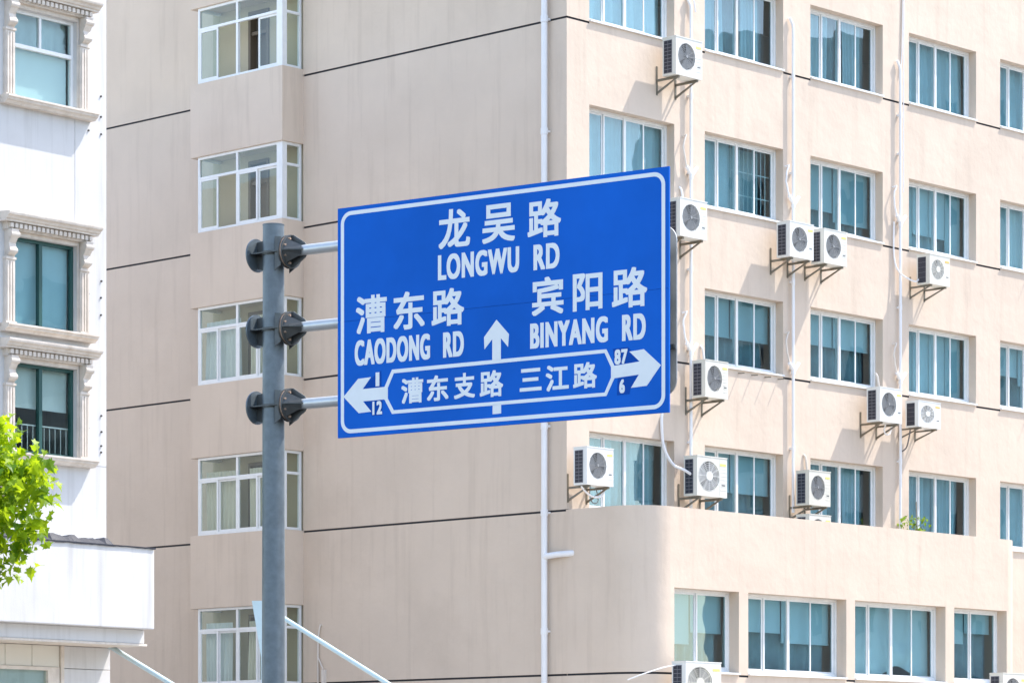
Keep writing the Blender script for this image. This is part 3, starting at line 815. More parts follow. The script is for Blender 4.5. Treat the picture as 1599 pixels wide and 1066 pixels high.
def ornate_window(u0, u1, z0, z1, kind, seed):
    y = 0.10; T = 0.07
    fm = 'white_frame' if kind == 'white' else 'green_frame'
    f = MB()
    f.box(u0, u1, y, y + 0.1, z0, z0 + T).box(u0, u1, y, y + 0.1, z1 - T, z1).box(u0, u0 + T, y + 0.001, y + 0.099, z0 + T, z1 - T).box(u1 - T, u1, y + 0.001, y + 0.099, z0 + T, z1 - T)
    um = u0 + (u1 - u0) * 0.47
    if kind == 'white':
        zt = z0 + (z1 - z0) * 0.60
        f.box(u0 + T, u1 - T, y - 0.03, y + 0.098, zt - 0.04, zt + 0.04).box(um - 0.03, um + 0.03, y + 0.002, y + 0.097, zt + 0.04, z1 - T)
    else:
        f.box(um - 0.045, um + 0.045, y - 0.01, y + 0.097, z0 + T, z1 - T)
    fr = obj('window', f, fm, white, MW, bevel=0.006)
    def pane(a, b, c, d):
        q = MB(); q.box(a, b, y + 0.05, y + 0.056, c, d); obj('pane', q, 'glass_green' if kind != 'sky' else 'glass_teal', fr, MW)
    if kind == 'white':
        pane(u0 + T, um - 0.03, zt + 0.04, z1 - T); pane(um + 0.03, u1 - T, zt + 0.04, z1 - T); pane(u0 + T, u1 - T, z0 + T, zt - 0.04)
        q = MB(); q.box(u0 + T, u1 - T, y + 0.15, y + 0.156, z0 + T, zt - 0.03); obj('blind', q, 'blind_sky', fr, MW)
        c = curtain(u1 - u0, zt, z1, 0.02, 6, seed); obj('curtain', moved(c, u0, y + 0.25), 'curtain_blue', fr, MW, smooth='all', recalc=False)
    else:
        pane(u0 + T, um - 0.045, z0 + T, z1 - T); pane(um + 0.045, u1 - T, z0 + T, z1 - T)
        lo = 0.03 if kind == 'sky' else 0.52
        c = curtain(u1 - u0 - 0.1, z0 + (z1 - z0) * lo, z1 - 0.02, 0.012, 3, seed); obj('curtain', moved(c, u0 + 0.05, y + 0.16), 'curtain_pale', fr, MW, smooth='all', recalc=False)
        if kind == 'rail':
            q = MB()
            for t in range(11): q.tube([(u0 + 0.1 + t * (u1 - u0 - 0.2) / 10, y + 0.12, z0 + 0.02), (u0 + 0.1 + t * (u1 - u0 - 0.2) / 10, y + 0.12, z0 + 0.62)], 0.011, 6)
            q.box(u0 + 0.02, u1 - 0.02, y + 0.105, y + 0.135, z0 + 0.62, z0 + 0.65)
            obj('guard_rail', q, 'ac_side', fr, MW)
    # surround: lining, pilasters, corbels, cornice with dentils, sill
    q = MB(); q.box(u1 + 0.001, u1 + 0.03, -0.03, 0.2, z0, z1).box(u0 - 0.03, u0 - 0.001, -0.03, 0.2, z0, z1).box(u0 - 0.03, u1 + 0.03, -0.03, 0.2, z1 + 0.001, z1 + 0.09)
    obj('lining', q, 'stone_trim', fr, MW)
    for side in (0, 1):
        a = u0 - 0.29 if side == 0 else u1 + 0.035
        q = MB(); b = a + 0.25
        q.box(a, b, -0.085, 0.02, z0, z1 - 0.52)
        for t in range(3): q.box(a + 0.03 + t * 0.075, a + 0.075 + t * 0.075, -0.105, -0.084, z0 + 0.06, z1 - 0.56)
        q.box(a - 0.02, b + 0.02, -0.12, 0.02, z0 - 0.0, z0 + 0.05).box(a - 0.015, b + 0.015, -0.11, 0.02, z1 - 0.52, z1 - 0.47)
        obj('pilaster', q, 'stone_trim', fr, MW)
        q = MB()
        prof = [(0.02, z1 + 0.09), (-0.24, z1 + 0.09), (-0.25, z1 + 0.02), (-0.235, z1 - 0.05), (-0.19, z1 - 0.12), (-0.14, z1 - 0.19), (-0.16, z1 - 0.26), (-0.19, z1 - 0.30), (-0.185, z1 - 0.37), (-0.14, z1 - 0.42), (-0.09, z1 - 0.44), (-0.08, z1 - 0.47), (0.02, z1 - 0.47)]
        q.prism(prof, 0, a + 0.03, b - 0.03)
        q.tube([(a + 0.01, -0.19, z1 - 0.01), (b - 0.01, -0.19, z1 - 0.01)], 0.075, 12).tube([(a + 0.015, -0.14, z1 - 0.34), (b - 0.015, -0.14, z1 - 0.34)], 0.06, 12)
        obj('corbel', q, 'stone_trim', fr, MW, smooth=True)
    a, b = u0 - 0.30, u1 + 0.30
    q = MB(); zc = z1 + 0.091
    q.box(a, b, -0.13, 0.02, zc, zc + 0.15)
    obj('lintel', q, 'stone_trim', fr, MW)
    q = MB(); n = 19
    for t in range(n):
        x = a + 0.04 + t * (b - a - 0.08 - 0.075) / (n - 1)
        q.box(x, x + 0.075, -0.215, -0.128, zc + 0.035, zc + 0.125)
    obj('dentil_row', q, 'stone_trim', fr, MW)
    q = MB()
    steps = [(-0.24, 0.0), (-0.24, 0.035), (-0.28, 0.05), (-0.30, 0.09), (-0.36, 0.12), (-0.37, 0.155), (-0.37, 0.185), (0.02, 0.21), (0.02, 0.0)]
    q.prism([(y_, zc + 0.151 + z_) for y_, z_ in steps], 0, a - 0.13, b + 0.13)
    obj('cornice', q, 'stone_trim', fr, MW)
    q = MB()
    steps = [(0.1, 0.0), (-0.30, -0.012), (-0.30, -0.05), (-0.27, -0.06), (-0.26, -0.10), (-0.20, -0.13), (-0.17, -0.17), (0.02, -0.17), (0.02, -0.001)]
    q.prism([(y_, z0 + z_) for y_, z_ in steps[:2] + steps[2:]], 0, a - 0.09, b + 0.09)
    obj('sill', q, 'stone_trim', fr, MW)
for s, (a, b) in enumerate(sets):
    for k, (c, d) in enumerate(wins): ornate_window(a, b, c, d, ('white', 'sky', 'rail')[k], 200 + k + 5 * s)
# anchor holes left by old fixings
proto = None
for px in (137.5, 157.5):
    for py in (145, 177, 204, 433, 459, 486, 643, 668, 690, 726 - 26):
        u_, z_ = uw(px) + RND.uniform(-.01, .01), zw(px, py + (6 if px > 150 else 0))
        if proto is None:
            k = MB(); k.tube([(0, 0.01, 0), (0, -0.025, 0)], 0.022, 8); proto = obj('anchor_bolt', k, 'bolt', white, MW); h = proto
        else:
            h = proto.copy(); COL.objects.link(h); h.parent = white
        h.location = (u_, 0, z_)
# eave with deep fascia
Q = 1.50
ue = ray_u(MW, 241.0, -Q); z_t, z_b = rzw(ue, -Q, 856), rzw(ue, -Q, 982)
m = MB(); m.box(WU, ue, -Q, 0.05, z_b, z_t)
eave = obj('eave', m, 'white_wall', white, MW, bevel=0.02)
m = MB(); ue2 = ray_u(MW, 225.5, -Q + 0.28); m.box(WU, ue2, -Q + 0.28, 0.04, z_b - 0.30, z_b - 0.001)
obj('soffit_beam', m, 'white_wall', eave, MW, bevel=0.02)
m = MB(); m.box(WU, ue2 + 0.06, -Q + 0.26, 0.03, z_b - 0.345, z_b - 0.301)
obj('drip_edge', m, 'stone_trim', eave, MW)
m = MB(); n = 90; r = random.Random(3)
prev = None
for t in range(n + 1):
    x = -9.0 + (ue + 0.01 + 9.0) * t / n
    hgt = (0.10 + 0.08 * r.random()) if x < ray_u(MW, 166, -Q + 0.25) else 0.025 + 0.015 * r.random()
    p = [(x, -Q - 0.03, z_t - 0.01 - 0.02 * r.random()), (x, -Q - 0.035, z_t + 0.012), (x, -Q + 0.15 + 0.05 * r.random(), z_t + hgt), (x, -Q + 0.5, z_t + hgt * 0.9), (x, -Q + 0.5, z_t - 0.01)]
    if prev:
        for j in range(4): m.quad(prev[j], p[j], p[j + 1], prev[j + 1])
    prev = p
obj('roof_membrane', m, 'membrane', eave, MW)
# cladding tiles, trims and a shop window below the eave
zt0 = z_b - 0.345
YT = -0.12
uc = lambda px: ray_u(MW, px, YT)
zl = lambda px, py: rzw(uc(px), YT, py)
edges = [uc(-120), uc(-78), uc(-35), uc(8), uc(50), uc(93)]
zr = zl(60, 1041)
for i in range(len(edges) - 1):
    m = MB(); m.box(edges[i] + 0.006, edges[i + 1] - 0.006, YT, -0.002, zr + 0.02, zt0 - 0.01); obj('wall_tile', m, 'tile', white, MW, bevel=0.006)
m = MB(); m.box(uc(93) + 0.004, uc(98), YT - 0.05, -0.002, 0.13, zt0 - 0.01); obj('trim_strip', m, 'stone_trim', white, MW)
for a, b in ((zl(130, 1044) + 0.006, zt0 - 0.01), (zl(130, 1044) - 1.3, zl(130, 1044) - 0.006), (0.13, zl(130, 1044) - 1.31)):
    m = MB(); m.box(uc(98) + 0.006, uc(172), YT, -0.002, a, b); obj('wall_tile', m, 'white_wall', white, MW, bevel=0.006)
m = MB(); m.box(uc(-120), uc(74), YT - 0.03, -0.002, zr - 0.06, zr + 0.015); m.box(uc(74) + 0.001, uc(92), YT - 0.02, -0.002, 0.13, zr + 0.015)
sf = obj('shop_window', m, 'stone_trim', white, MW)
m = MB(); m.box(uc(-120), uc(73), YT + 0.03, YT + 0.038, 0.5, zr - 0.06); obj('pane', m, 'glass_green', sf, MW)

# ------------------------------------------------------------------ air conditioners
AC_W, AC_H, AC_D, AC_GAP = 0.76, 0.70, 0.34, 0.25
def ac_proto(kind, stand='bracket', bracket_only=None):
    t = bpy.data.objects.new('air_conditioner', None); COL.objects.link(t)
    w, h = AC_W, AC_H; y0 = -AC_GAP - AC_D; y1 = -AC_GAP
    rr = {'A': 0.245, 'B': 0.235, 'C': 0.27}[kind]
    c = (w * 0.41, h * 0.53) if kind != 'C' else (w * 0.40, h * 0.52)
    m = MB(); n = 32; vs = []
    for k in range(n):
        a = 2 * math.pi * k / n; vs.append((c[0] + rr * math.cos(a), y0, c[1] + rr * math.sin(a)))
    for k in range(n):
        a = 2 * math.pi * k / n; ca, sa = math.cos(a), math.sin(a)
        tx = ((w - c[0]) if ca > 0 else c[0]) / max(abs(ca), 1e-6); tz = ((h - c[1]) if sa > 0 else c[1]) / max(abs(sa), 1e-6)
        tt = min(tx, tz); vs.append((c[0] + tt * ca, y0, c[1] + tt * sa))
    for k in range(n):
        a = 2 * math.pi * k / n; vs.append((c[0] + rr * 0.96 * math.cos(a), y0 + 0.05, c[1] + rr * 0.96 * math.sin(a)))
    fs = [(k, (k + 1) % n, n + (k + 1) % n, n + k) for k in range(n)] + [(k, (k + 1) % n, 2 * n + (k + 1) % n, 2 * n + k) for k in range(n)]
    m.add(vs, fs)
    # corners the polar fan misses
    for cx_, cz_ in ((0, 0), (w, 0), (w, h), (0, h)):
        best = sorted(range(n), key=lambda k: (vs[n + k][0] - cx_) ** 2 + (vs[n + k][2] - cz_) ** 2)[:2]
        m.add([vs[n + best[0]], vs[n + best[1]], (cx_, y0, cz_)], [(0, 1, 2)])
    m.quad((0, y0, h), (w, y0, h), (w, y1, h), (0, y1, h)); m.quad((0, y0, 0), (w, y0, 0), (w, y1, 0), (0, y1, 0))
    m.quad((w, y0, 0), (w, y1, 0), (w, y1, h), (w, y0, h)); m.quad((0, y1, 0), (w, y1, 0), (w, y1, h), (0, y1, h)); m.quad((0, y0, 0), (0, y1, 0), (0, y1, h), (0, y0, h))
    m.box(-0.008, w + 0.008, y0 - 0.008, y1 + 0.004, h, h + 0.016)                   # lid
    if kind != 'B':
        for k in range(7): m.box(w * 0.78, w * 0.97, y0 - 0.004, y0 + 0.001, h * (0.18 + 0.09 * k), h * (0.18 + 0.09 * k) + 0.010)
    if kind == 'C': m.box(w * 0.745, w * 0.752, y0 - 0.003, y0 + 0.001, 0.02, h - 0.02)
    body = obj('casing', m, 'ac_white', t)
    m = MB(); m.tube([(c[0], y0 + 0.049, c[1]), (c[0], y0 + 0.052, c[1])], rr * 0.97, 28); obj('fan_recess', m, 'fan_back', t)
    m = MB()
    for k in range(3):
        for q in range(6):
            a0 = 2.094 * k + q * 0.26; a1 = a0 + 0.26; r0, r1 = rr * 0.25, rr * 0.92
            y_ = y0 + 0.045 - q * 0.004; y2 = y_ - 0.004
            m.add([(c[0] + r0 * math.cos(a0), y_, c[1] + r0 * math.sin(a0)), (c[0] + r1 * math.cos(a0), y_, c[1] + r1 * math.sin(a0)),
                   (c[0] + r1 * math.cos(a1), y2, c[1] + r1 * math.sin(a1)), (c[0] + r0 * math.cos(a1), y2, c[1] + r0 * math.sin(a1))], [(0, 1, 2, 3)])
    m.tube([(c[0], y0 + 0.045, c[1]), (c[0], y0 + 0.012, c[1])], [rr * 0.27, rr * 0.18], 16)
    obj('fan', m, 'fan_grey', t, smooth=True, recalc=False)
    m = MB()
    for q in range(1, 9):
        r_ = rr * q / 8.3; m.ring(c, 1, r_ - 0.0035, r_ + 0.0035, y0 - 0.006, y0 - 0.001, 24)
    for k in range(12):
        a = 2 * math.pi * k / 12
        m.tube([(c[0] + rr * 0.2 * math.cos(a), y0 - 0.0035, c[1] + rr * 0.2 * math.sin(a)), (c[0] + rr * 1.03 * math.cos(a), y0 - 0.0035, c[1] + rr * 1.03 * math.sin(a))], 0.004, 5)
    hub = 0.13 if kind == 'A' else 0.30
    m.tube([(c[0], y0 - 0.012, c[1]), (c[0], y0 + 0.002, c[1])], rr * hub, 18)
    obj('fan_guard', m, 'ac_white' if kind != 'A' else 'fan_grey', t)
    m = MB(); m.box(-0.004, -0.0005, y0 + 0.10, y1 - 0.035, 0.04, h - 0.05); g_ = obj('side_grille', m, 'ac_dark', t)
    m = MB()
    if kind == 'A' or kind == 'C':
        for k in range(10): m.box(-0.009, -0.0045, y0 + 0.10, y1 - 0.035, 0.04 + k * (h - 0.1) / 9, 0.05 + k * (h - 0.1) / 9)
        for k in range(3): m.box(-0.008, -0.0047, y0 + 0.10 + k * 0.098, y0 + 0.108 + k * 0.098, 0.04, h - 0.05)
    else:
        for k in range(6): m.box(-0.009, -0.0045, y0 + 0.10, y1 - 0.035, 0.04 + k * (h - 0.1) / 5, 0.046 + k * (h - 0.1) / 5)
    obj('grille_bars', m, 'ac_bar', g_)
    m = MB(); m.box(w * 0.82, w * 0.93, y0 - 0.003, y0 + 0.001, h * 0.30, h * 0.325); obj('badge', m, 'badge', t)
    m = MB(); m.box(w * 0.76, w * 0.96, y0 - 0.0045, y0 + 0.001, h * 0.80, h * 0.86); obj('label_sticker', m, 'sticker_orange' if kind == 'B' else 'sticker_yellow', t)
    if stand == 'bracket':
        for x in (w * 0.12, w * 0.83):
            m = MB()
            m.box(x, x + 0.04, -0.012, 0.004, -0.30, 0.24)
            m.box(x + 0.008, x + 0.05, y0 + 0.03, -0.0125, -0.045, -0.005)
            m.prism([(-0.012, -0.28), (-0.012, -0.235), (y0 + 0.13, -0.046), (y0 + 0.07, -0.046)], 0, x + 0.012, x + 0.036)
            obj('wall_bracket', m, 'bracket', t)
    else:
        for x in (0.1, w - 0.18):
            m = MB(); m.box(x, x + 0.08, y0 + 0.02, y1 - 0.02, -0.06, 0.0); obj('foot', m, 'bracket', t)
    return t
def copy_tree(o, parent=None):
    c = o.copy(); COL.objects.link(c); c.parent = parent
    for ch in list(o.children): copy_tree(ch, c)
    return c
protos, used = {}, set()
def place_ac(kind, M, px0, px1, pyt, pyb, label, stand='bracket', off=AC_GAP + AC_D, hoses=True, seed=0, root_extra=None):
    key = (kind, stand)
    if key not in protos: protos[key] = ac_proto(kind, stand)
    t = protos[key] if key not in used else copy_tree(protos[key])
    used.add(key)
    yf = -off
    u0, u1 = ray_u(M, px0, yf), ray_u(M, px1, yf)
    z0, z1 = ray_z(M, u0, yf, pyb), ray_z(M, u0, yf, pyt)
    t.matrix_basis = M @ Matrix.Translation((u0, -off + AC_GAP + AC_D, z0)) @ Matrix.Diagonal(((u1 - u0) / AC_W, 1, (z1 - z0) / AC_H, 1))
    tag(t, label, 'air conditioner', 'outdoor air conditioning units on the right facade')
    return t, (u0, u1, z0, z1)
def hose(t, M, pts, r=0.02, mat='pvc', name='hose'):
    m = MB()
    # smooth the path
    P = [Vector(p) for p in pts]; out = []
    for i in range(len(P) - 1):
        a, b, c, d = P[max(i - 1, 0)], P[i], P[i + 1], P[min(i + 2, len(P) - 1)]
        for k in range(6):
            s = k / 6
            out.append(0.5 * ((2 * b) + (c - a) * s + (2 * a - 5 * b + 4 * c - d) * s * s + (3 * b - a - 3 * c + d) * s ** 3))
    out.append(P[-1])
    m.tube(out, r, 8)
    obj(name, m, mat, t, M, smooth=True)
ACS = [
 ('A', MR, 1055.5, 1096.5, 56.5, 115.5, 'white air conditioner on brackets highest up, below the top row of windows'),
 ('A', MR, 1062.0, 1104.0, 308.5, 367.5, 'air conditioner half hidden behind the upper right edge of the blue sign'),
 ('A', MR, 1233.5, 1270.5, 345.0, 399.7, 'left one of two air conditioners hung side by side under the second window row'),
 ('A', MR, 1287.0, 1322.5, 357.0, 410.0, 'right one of two air conditioners hung side by side, white hose loop at its left'),
 ('B', MR, 1451.8, 1483.0, 396.4, 442.3, 'small air conditioner with open wire side hanging alone far right'),
 ('A', MR, 1101.5, 1136.8, 561.6, 618.8, 'air conditioner just right of the sign, beside the white arrow tip'),
 ('A', MR, 1374.0, 1408.5, 604.0, 656.9, 'taller air conditioner with square side grid, left neighbour of a lower unit'),
 ('B', MR, 1434.4, 1468.8, 625.0, 665.3, 'low air conditioner with dark open side and orange label, fan hub white'),
 ('A', MR, 916.6, 957.9, 697.0, 755.5, 'air conditioner with yellow label nearest the corner, below the sign'),
 ('C', MR, 1088.7, 1135.3, 711.0, 772.6, 'large air conditioner with big fan and white hub just above the rounded parapet'),
 ('A', MR, 1263.7, 1296.8, 734.0, 787.5, 'air conditioner hung directly above another half-hidden unit at the parapet'),
]
made = []
for k, a in enumerate(ACS): made.append(place_ac(*a, seed=k) + (a[1],))
t12 = place_ac('A', MR, 1264.0, 1297.5, 802.4, 802.4 + 48, 'air conditioner standing on the terrace, only its top showing above the parapet', stand='feet')
# it stands on the terrace floor
b = t12[0]; zf = Z_P - 0.40
top = t12[1][3]
b.matrix_basis = MR @ Matrix.Translation((t12[1][0], 0, zf + 0.055)) @ Matrix.Diagonal(((t12[1][1] - t12[1][0]) / AC_W, 1, (top - zf - 0.055) / AC_H, 1))
a13 = place_ac('C', MBK, 1071.0, 1126.0, 1032.5, 1098.0, 'air conditioner cut off by the picture bottom under the leftmost low window')
a14 = place_ac('A', MBK, 1566.5, 1604.0, 1050.5, 1108.0, 'air conditioner cut off at the bottom right corner of the picture')
# hoses
def side_hose(i, rise=0.55, du=-0.05, mat='pvc'):
    t, (u0, u1, z0, z1), M = made[i]
    hose(t, M, [(u1 + du, -0.30, z0 + 0.18), (u1 + du + 0.10, -0.18, z0 + 0.22), (u1 + du + 0.12, -0.06, z0 + 0.40), (u1 + du + 0.02, -0.04, z0 + rise), (u1 + du - 0.06, -0.04, z0 + rise + 0.45), (u1 + du - 0.10, 0.0, z0 + rise + 0.55)], 0.024, mat)
for i, mt in ((1, 'pvc'), (5, 'pvc'), (6, 'pvc_old'), (10, 'pvc_old')): side_hose(i, mat=mt)
t, (u0, u1, z0, z1), M = made[2]
hose(t, M, [(u1 - 0.02, -0.35, z1 - 0.20), (u1 + 0.13, -0.40, z1 - 0.24), (u1 + 0.20, -0.38, z1 - 0.38), (u1 + 0.12, -0.36, z1 - 0.52), (u1 - 0.02, -0.35, z1 - 0.56)], 0.03)
t, (u0, u1, z0, z1), M = made[4]
hose(t, M, [(u0 + 0.02, -0.3, z0 + 0.12), (u0 - 0.15, -0.28, z0 + 0.06), (u0 - 0.42, -0.10, z0 + 0.25), (u0 - 0.52, -0.04, z0 + 0.6), (u0 - 0.52, -0.04, z0 + 1.3)], 0.018)
t, (u0, u1, z0, z1), M = made[8]
hose(t, M, [(u0 + 0.05, -0.4, z0 - 0.02), (u0 + 0.15, -0.42, z0 - 0.12), (u0 + 0.35, -0.42, z0 - 0.20), (u0 + 0.6, -0.42, z0 - 0.17), (u0 + 0.7, -0.40, z0 - 0.02)], 0.02)
hose(t, M, [(u0 + 0.30, -0.4, z0 - 0.02), (u0 + 0.27, -0.42, z0 - 0.2), (u0 + 0.36, -0.42, z0 - 0.32), (u0 + 0.5, -0.42, z0 - 0.27), (u0 + 0.46, -0.40, z0 - 0.02)], 0.009, 'hose_dark')
t, (u0, u1, z0, z1), M = made[9]
hose(t, M, [(u0 + 0.01, -0.42, z0 + 0.42), (u0 - 0.12, -0.35, z0 + 0.50), (u0 - 0.22, -0.15, z0 + 0.62), (u0 - 0.38, -0.06, z0 + 0.95), (u0 - 0.42, -0.04, z0 + 1.4), (u0 - 0.36, 0.0, z0 + 1.6)], 0.03)
t, (u0, u1, z0, z1), M = made[6]
hose(t, M, [(u1 - 0.25, -0.35, z0 - 0.02), (u1 - 0.30, -0.35, z0 - 0.14), (u1 - 0.2, -0.33, z0 - 0.22), (u1 - 0.02, -0.3, z0 - 0.16), (u1 + 0.05, -0.28, z0 + 0.05)], 0.016)
t, (u0, u1, z0, z1), M = made[7]
hose(t, M, [(u0 + 0.1, -0.3, z0 - 0.04), (u0 + 0.07, -0.28, z0 - 0.25), (u0 + 0.09, -0.2, z0 - 0.42), (u0 + 0.12, -0.03, z0 - 0.5)], 0.016, 'hose_dark')
t, (u0, u1, z0, z1) = a13
hose(t, MBK, [(u0 + 0.05, -0.35, z1 - 0.05), (u0 - 0.25, -0.28, z1 - 0.10), (u0 - 0.65, -0.15, z1 - 0.22), (u0 - 0.9, 0.05, z1 - 0.34)], 0.012)

# ------------------------------------------------------------------ road sign
PS = Plane((960 - 584) / 2.4, 0.000134)
sl, sr = PS.pt(527.4), PS.pt(1044.5)
EXS = (sr - sl).normalized()
MS = frame(sl, EXS)                                   # x from the left edge, outward (towards the camera) is -y
SW = (sr - sl).length
su = lambda px, y=0.0: ray_u(MS, px, y)
sz = lambda px, py: ray_z(MS, su(px), 0.0, py)
Z0 = (sz(525.4, 683.7) + sz(1044.4, 644)) / 2
Z1 = (sz(529.3, 326) + sz(1044.5, 259.3)) / 2
YA = 0.17                                             # arms and pole stand behind the panel
up_ = ray_u(MS, 427.0, YA)
base = MS @ Vector((up_, YA, 0))
sign = thing('road_sign', 'large blue direction sign with white Chinese and Latin street names on a grey steel pole', 'road sign', M=Matrix.Translation(base))
ztop = ray_z(MS, up_, YA, 352)
m = MB(); m.tube([(up_, YA, 0.0), (up_, YA, 3.0), (up_, YA, ztop)], [0.128, 0.124, 0.114], 32)
pole = obj('pole', m, 'galvanised', sign, MS, smooth=True)
m = MB(); m.tube([(up_, YA, ztop), (up_, YA, ztop + 0.008)], 0.118, 32); obj('pole_cap', m, 'galvanised', pole, MS, smooth=True)
m = MB(); m.box(up_ - 0.25, up_ + 0.25, YA - 0.25, YA + 0.25, 0.0, 0.03); obj('base_plate', m, 'galvanised', pole, MS, bevel=0.005)
armz = [ray_z(MS, su(526, YA), YA, py) for py in (384.5, 505, 626)]
for za in armz:
    m = MB(); m.tube([(up_ + 0.20, YA, za), (SW - 0.25, YA, za)], 0.057, 20); obj('arm', m, 'arm_steel', sign, MS, smooth=True)
    R_F = 0.178; R_P = 0.127
    m = MB()
    m.tube([(up_, YA, za - 0.018), (up_, YA, za + 0.018)], R_P + 0.006, 28)          # clamp shell
    # horizontal gusset plate all round
    m.prism([(up_ - 0.225, YA - 0.13), (up_ + 0.2, YA - 0.15), (up_ + 0.2, YA + 0.15), (up_ - 0.225, YA + 0.13)], 2, za - 0.006, za + 0.006)
    # vertical gussets left and right of the pole
    m.prism([(up_ - 0.222, za - 0.14), (up_ - 0.13, za - 0.17), (up_ - 0.13, za + 0.15), (up_ - 0.222, za + 0.14)], 1, YA - 0.006, YA + 0.006)
    m.prism([(up_ + 0.20, za - 0.15), (up_ + 0.12, za - 0.20), (up_ + 0.12, za + 0.16), (up_ + 0.20, za + 0.15)], 1, YA - 0.13, YA - 0.118)
    m.prism([(up_ + 0.20, za - 0.15), (up_ + 0.12, za - 0.20), (up_ + 0.12, za + 0.16), (up_ + 0.20, za + 0.15)], 1, YA + 0.118, YA + 0.13)
    cl = obj('clamp', m, 'clamp_steel', sign, MS, smooth=True)
    m = MB(); m.tube([(up_ - 0.238, YA, za), (up_ - 0.220, YA, za)], R_F, 30); obj('end_disc', m, 'galvanised', cl, MS, smooth=True)
    m = MB(); m.tube([(up_ + 0.195, YA, za), (up_ + 0.211, YA, za)], R_F, 30).tube([(up_ + 0.238, YA, za), (up_ + 0.252, YA, za)], R_F, 30)
    obj('flange', m, 'clamp_steel', cl, MS, smooth=True)
    m = MB(); m.tube([(up_ + 0.205, YA, za), (up_ + 0.239, YA, za)], R_F * 0.94, 24); obj('rust_gap', m, 'rust', cl, MS, smooth=True)
    m = MB()
    for k in range(8):
        a = 2 * math.pi * (k + 0.5) / 8; yy, zz = YA + 0.14 * math.cos(a), za + 0.14 * math.sin(a)
        m.tube([(up_ + 0.18, yy, zz), (up_ + 0.275, yy, zz)], 0.013, 6)
    obj('bolts', m, 'rust', cl, MS)
    for k in range(4):                               # tapering fins onto the arm
        a = math.pi / 2 * k + 0.0
        ca, sa = math.cos(a), math.sin(a); m = MB()
        prof = [(0.25, 0.05), (0.25, R_F - 0.004), (0.275, R_F - 0.004), (0.43, 0.080), (0.45, 0.05)]
        vs = []
        for s_ in (-0.006, 0.006):
            for (x, r_) in prof: vs.append((up_ + x, YA + r_ * ca - s_ * sa, za + r_ * sa + s_ * ca))
        n = len(prof)
        m.add(vs, [tuple(range(n))[::-1], tuple(range(n, 2 * n))] + [(i, (i + 1) % n, n + (i + 1) % n, n + i) for i in range(n)])
        obj('fin', m, 'clamp_steel', cl, MS)
    m = MB()                                          # skirts between the fins
    for k in range(2):
        sg = -1 if k == 0 else 1
        m.add([(up_ + 0.25, YA - 0.165, za + 0.01 * sg), (up_ + 0.25, YA - 0.10, za + sg * 0.13), (up_ + 0.42, YA - 0.05, za + sg * 0.05), (up_ + 0.44, YA - 0.075, za + 0.01 * sg)], [(0, 1, 2, 3)])
    obj('fin_web', m, 'clamp_steel', cl, MS)
# panel in two sheets with a hairline joint
zj = sz(780, 477)
m = MB(); m.box(0, SW, 0, 0.022, zj + 0.0015, Z1).box(0, SW, 0, 0.022, Z0, zj - 0.0015)
panel = obj('panel', m, 'sign_blue', sign, MS)
m = MB(); m.box(0.003, SW - 0.003, 0.0225, 0.026, Z0 + 0.003, Z1 - 0.003); obj('panel_back', m, 'aluminium', panel, MS)
m = MB()
for k in range(5): m.box(0.05, SW - 0.05, 0.0265, 0.075, Z0 + 0.25 + k * (Z1 - Z0 - 0.5) / 4 - 0.03, Z0 + 0.25 + k * (Z1 - Z0 - 0.5) / 4 + 0.03)
obj('stiffener', m, 'aluminium', panel, MS)
m = MB()
for za in armz:
    for x in (0.5, SW * 0.5, SW - 0.6): m.box(x, x + 0.06, 0.0755, YA - 0.05, za - 0.07, za + 0.07)
obj('clip', m, 'aluminium', panel, MS)
# second, round-cornered plate mounted on the back, its edge shows past the right side
rz0, rz1 = sz(1050, 612), sz(1050, 343)
m = MB(); x1 = ray_u(MS, 1056.5, YA + 0.06); rr_ = 0.16
poly = [(SW - 1.2, rz0)] + [(x1 - rr_ + rr_ * math.cos(-math.pi / 2 + math.pi / 2 * k / 8), rz0 + rr_ + rr_ * math.sin(-math.pi / 2 + math.pi / 2 * k / 8)) for k in range(9)] + \
       [(x1 - rr_ + rr_ * math.cos(math.pi / 2 * k / 8), rz1 - rr_ + rr_ * math.sin(math.pi / 2 * k / 8)) for k in range(9)] + [(SW - 1.2, rz1)]
m.prism(poly, 1, YA + 0.06, YA + 0.075)
rp = obj('rear_plate', m, 'aluminium', sign, MS)
m = MB(); zc = sz(1050, 534); m.box(SW - 0.9, x1 - 0.02, YA + 0.035, YA + 0.059, zc - 0.015, zc + 0.015).box(SW - 0.9, x1 + 0.0, YA + 0.03, YA + 0.0585, zc - 0.035, zc - 0.025)
obj('clip', m, 'clamp_steel', rp, MS)

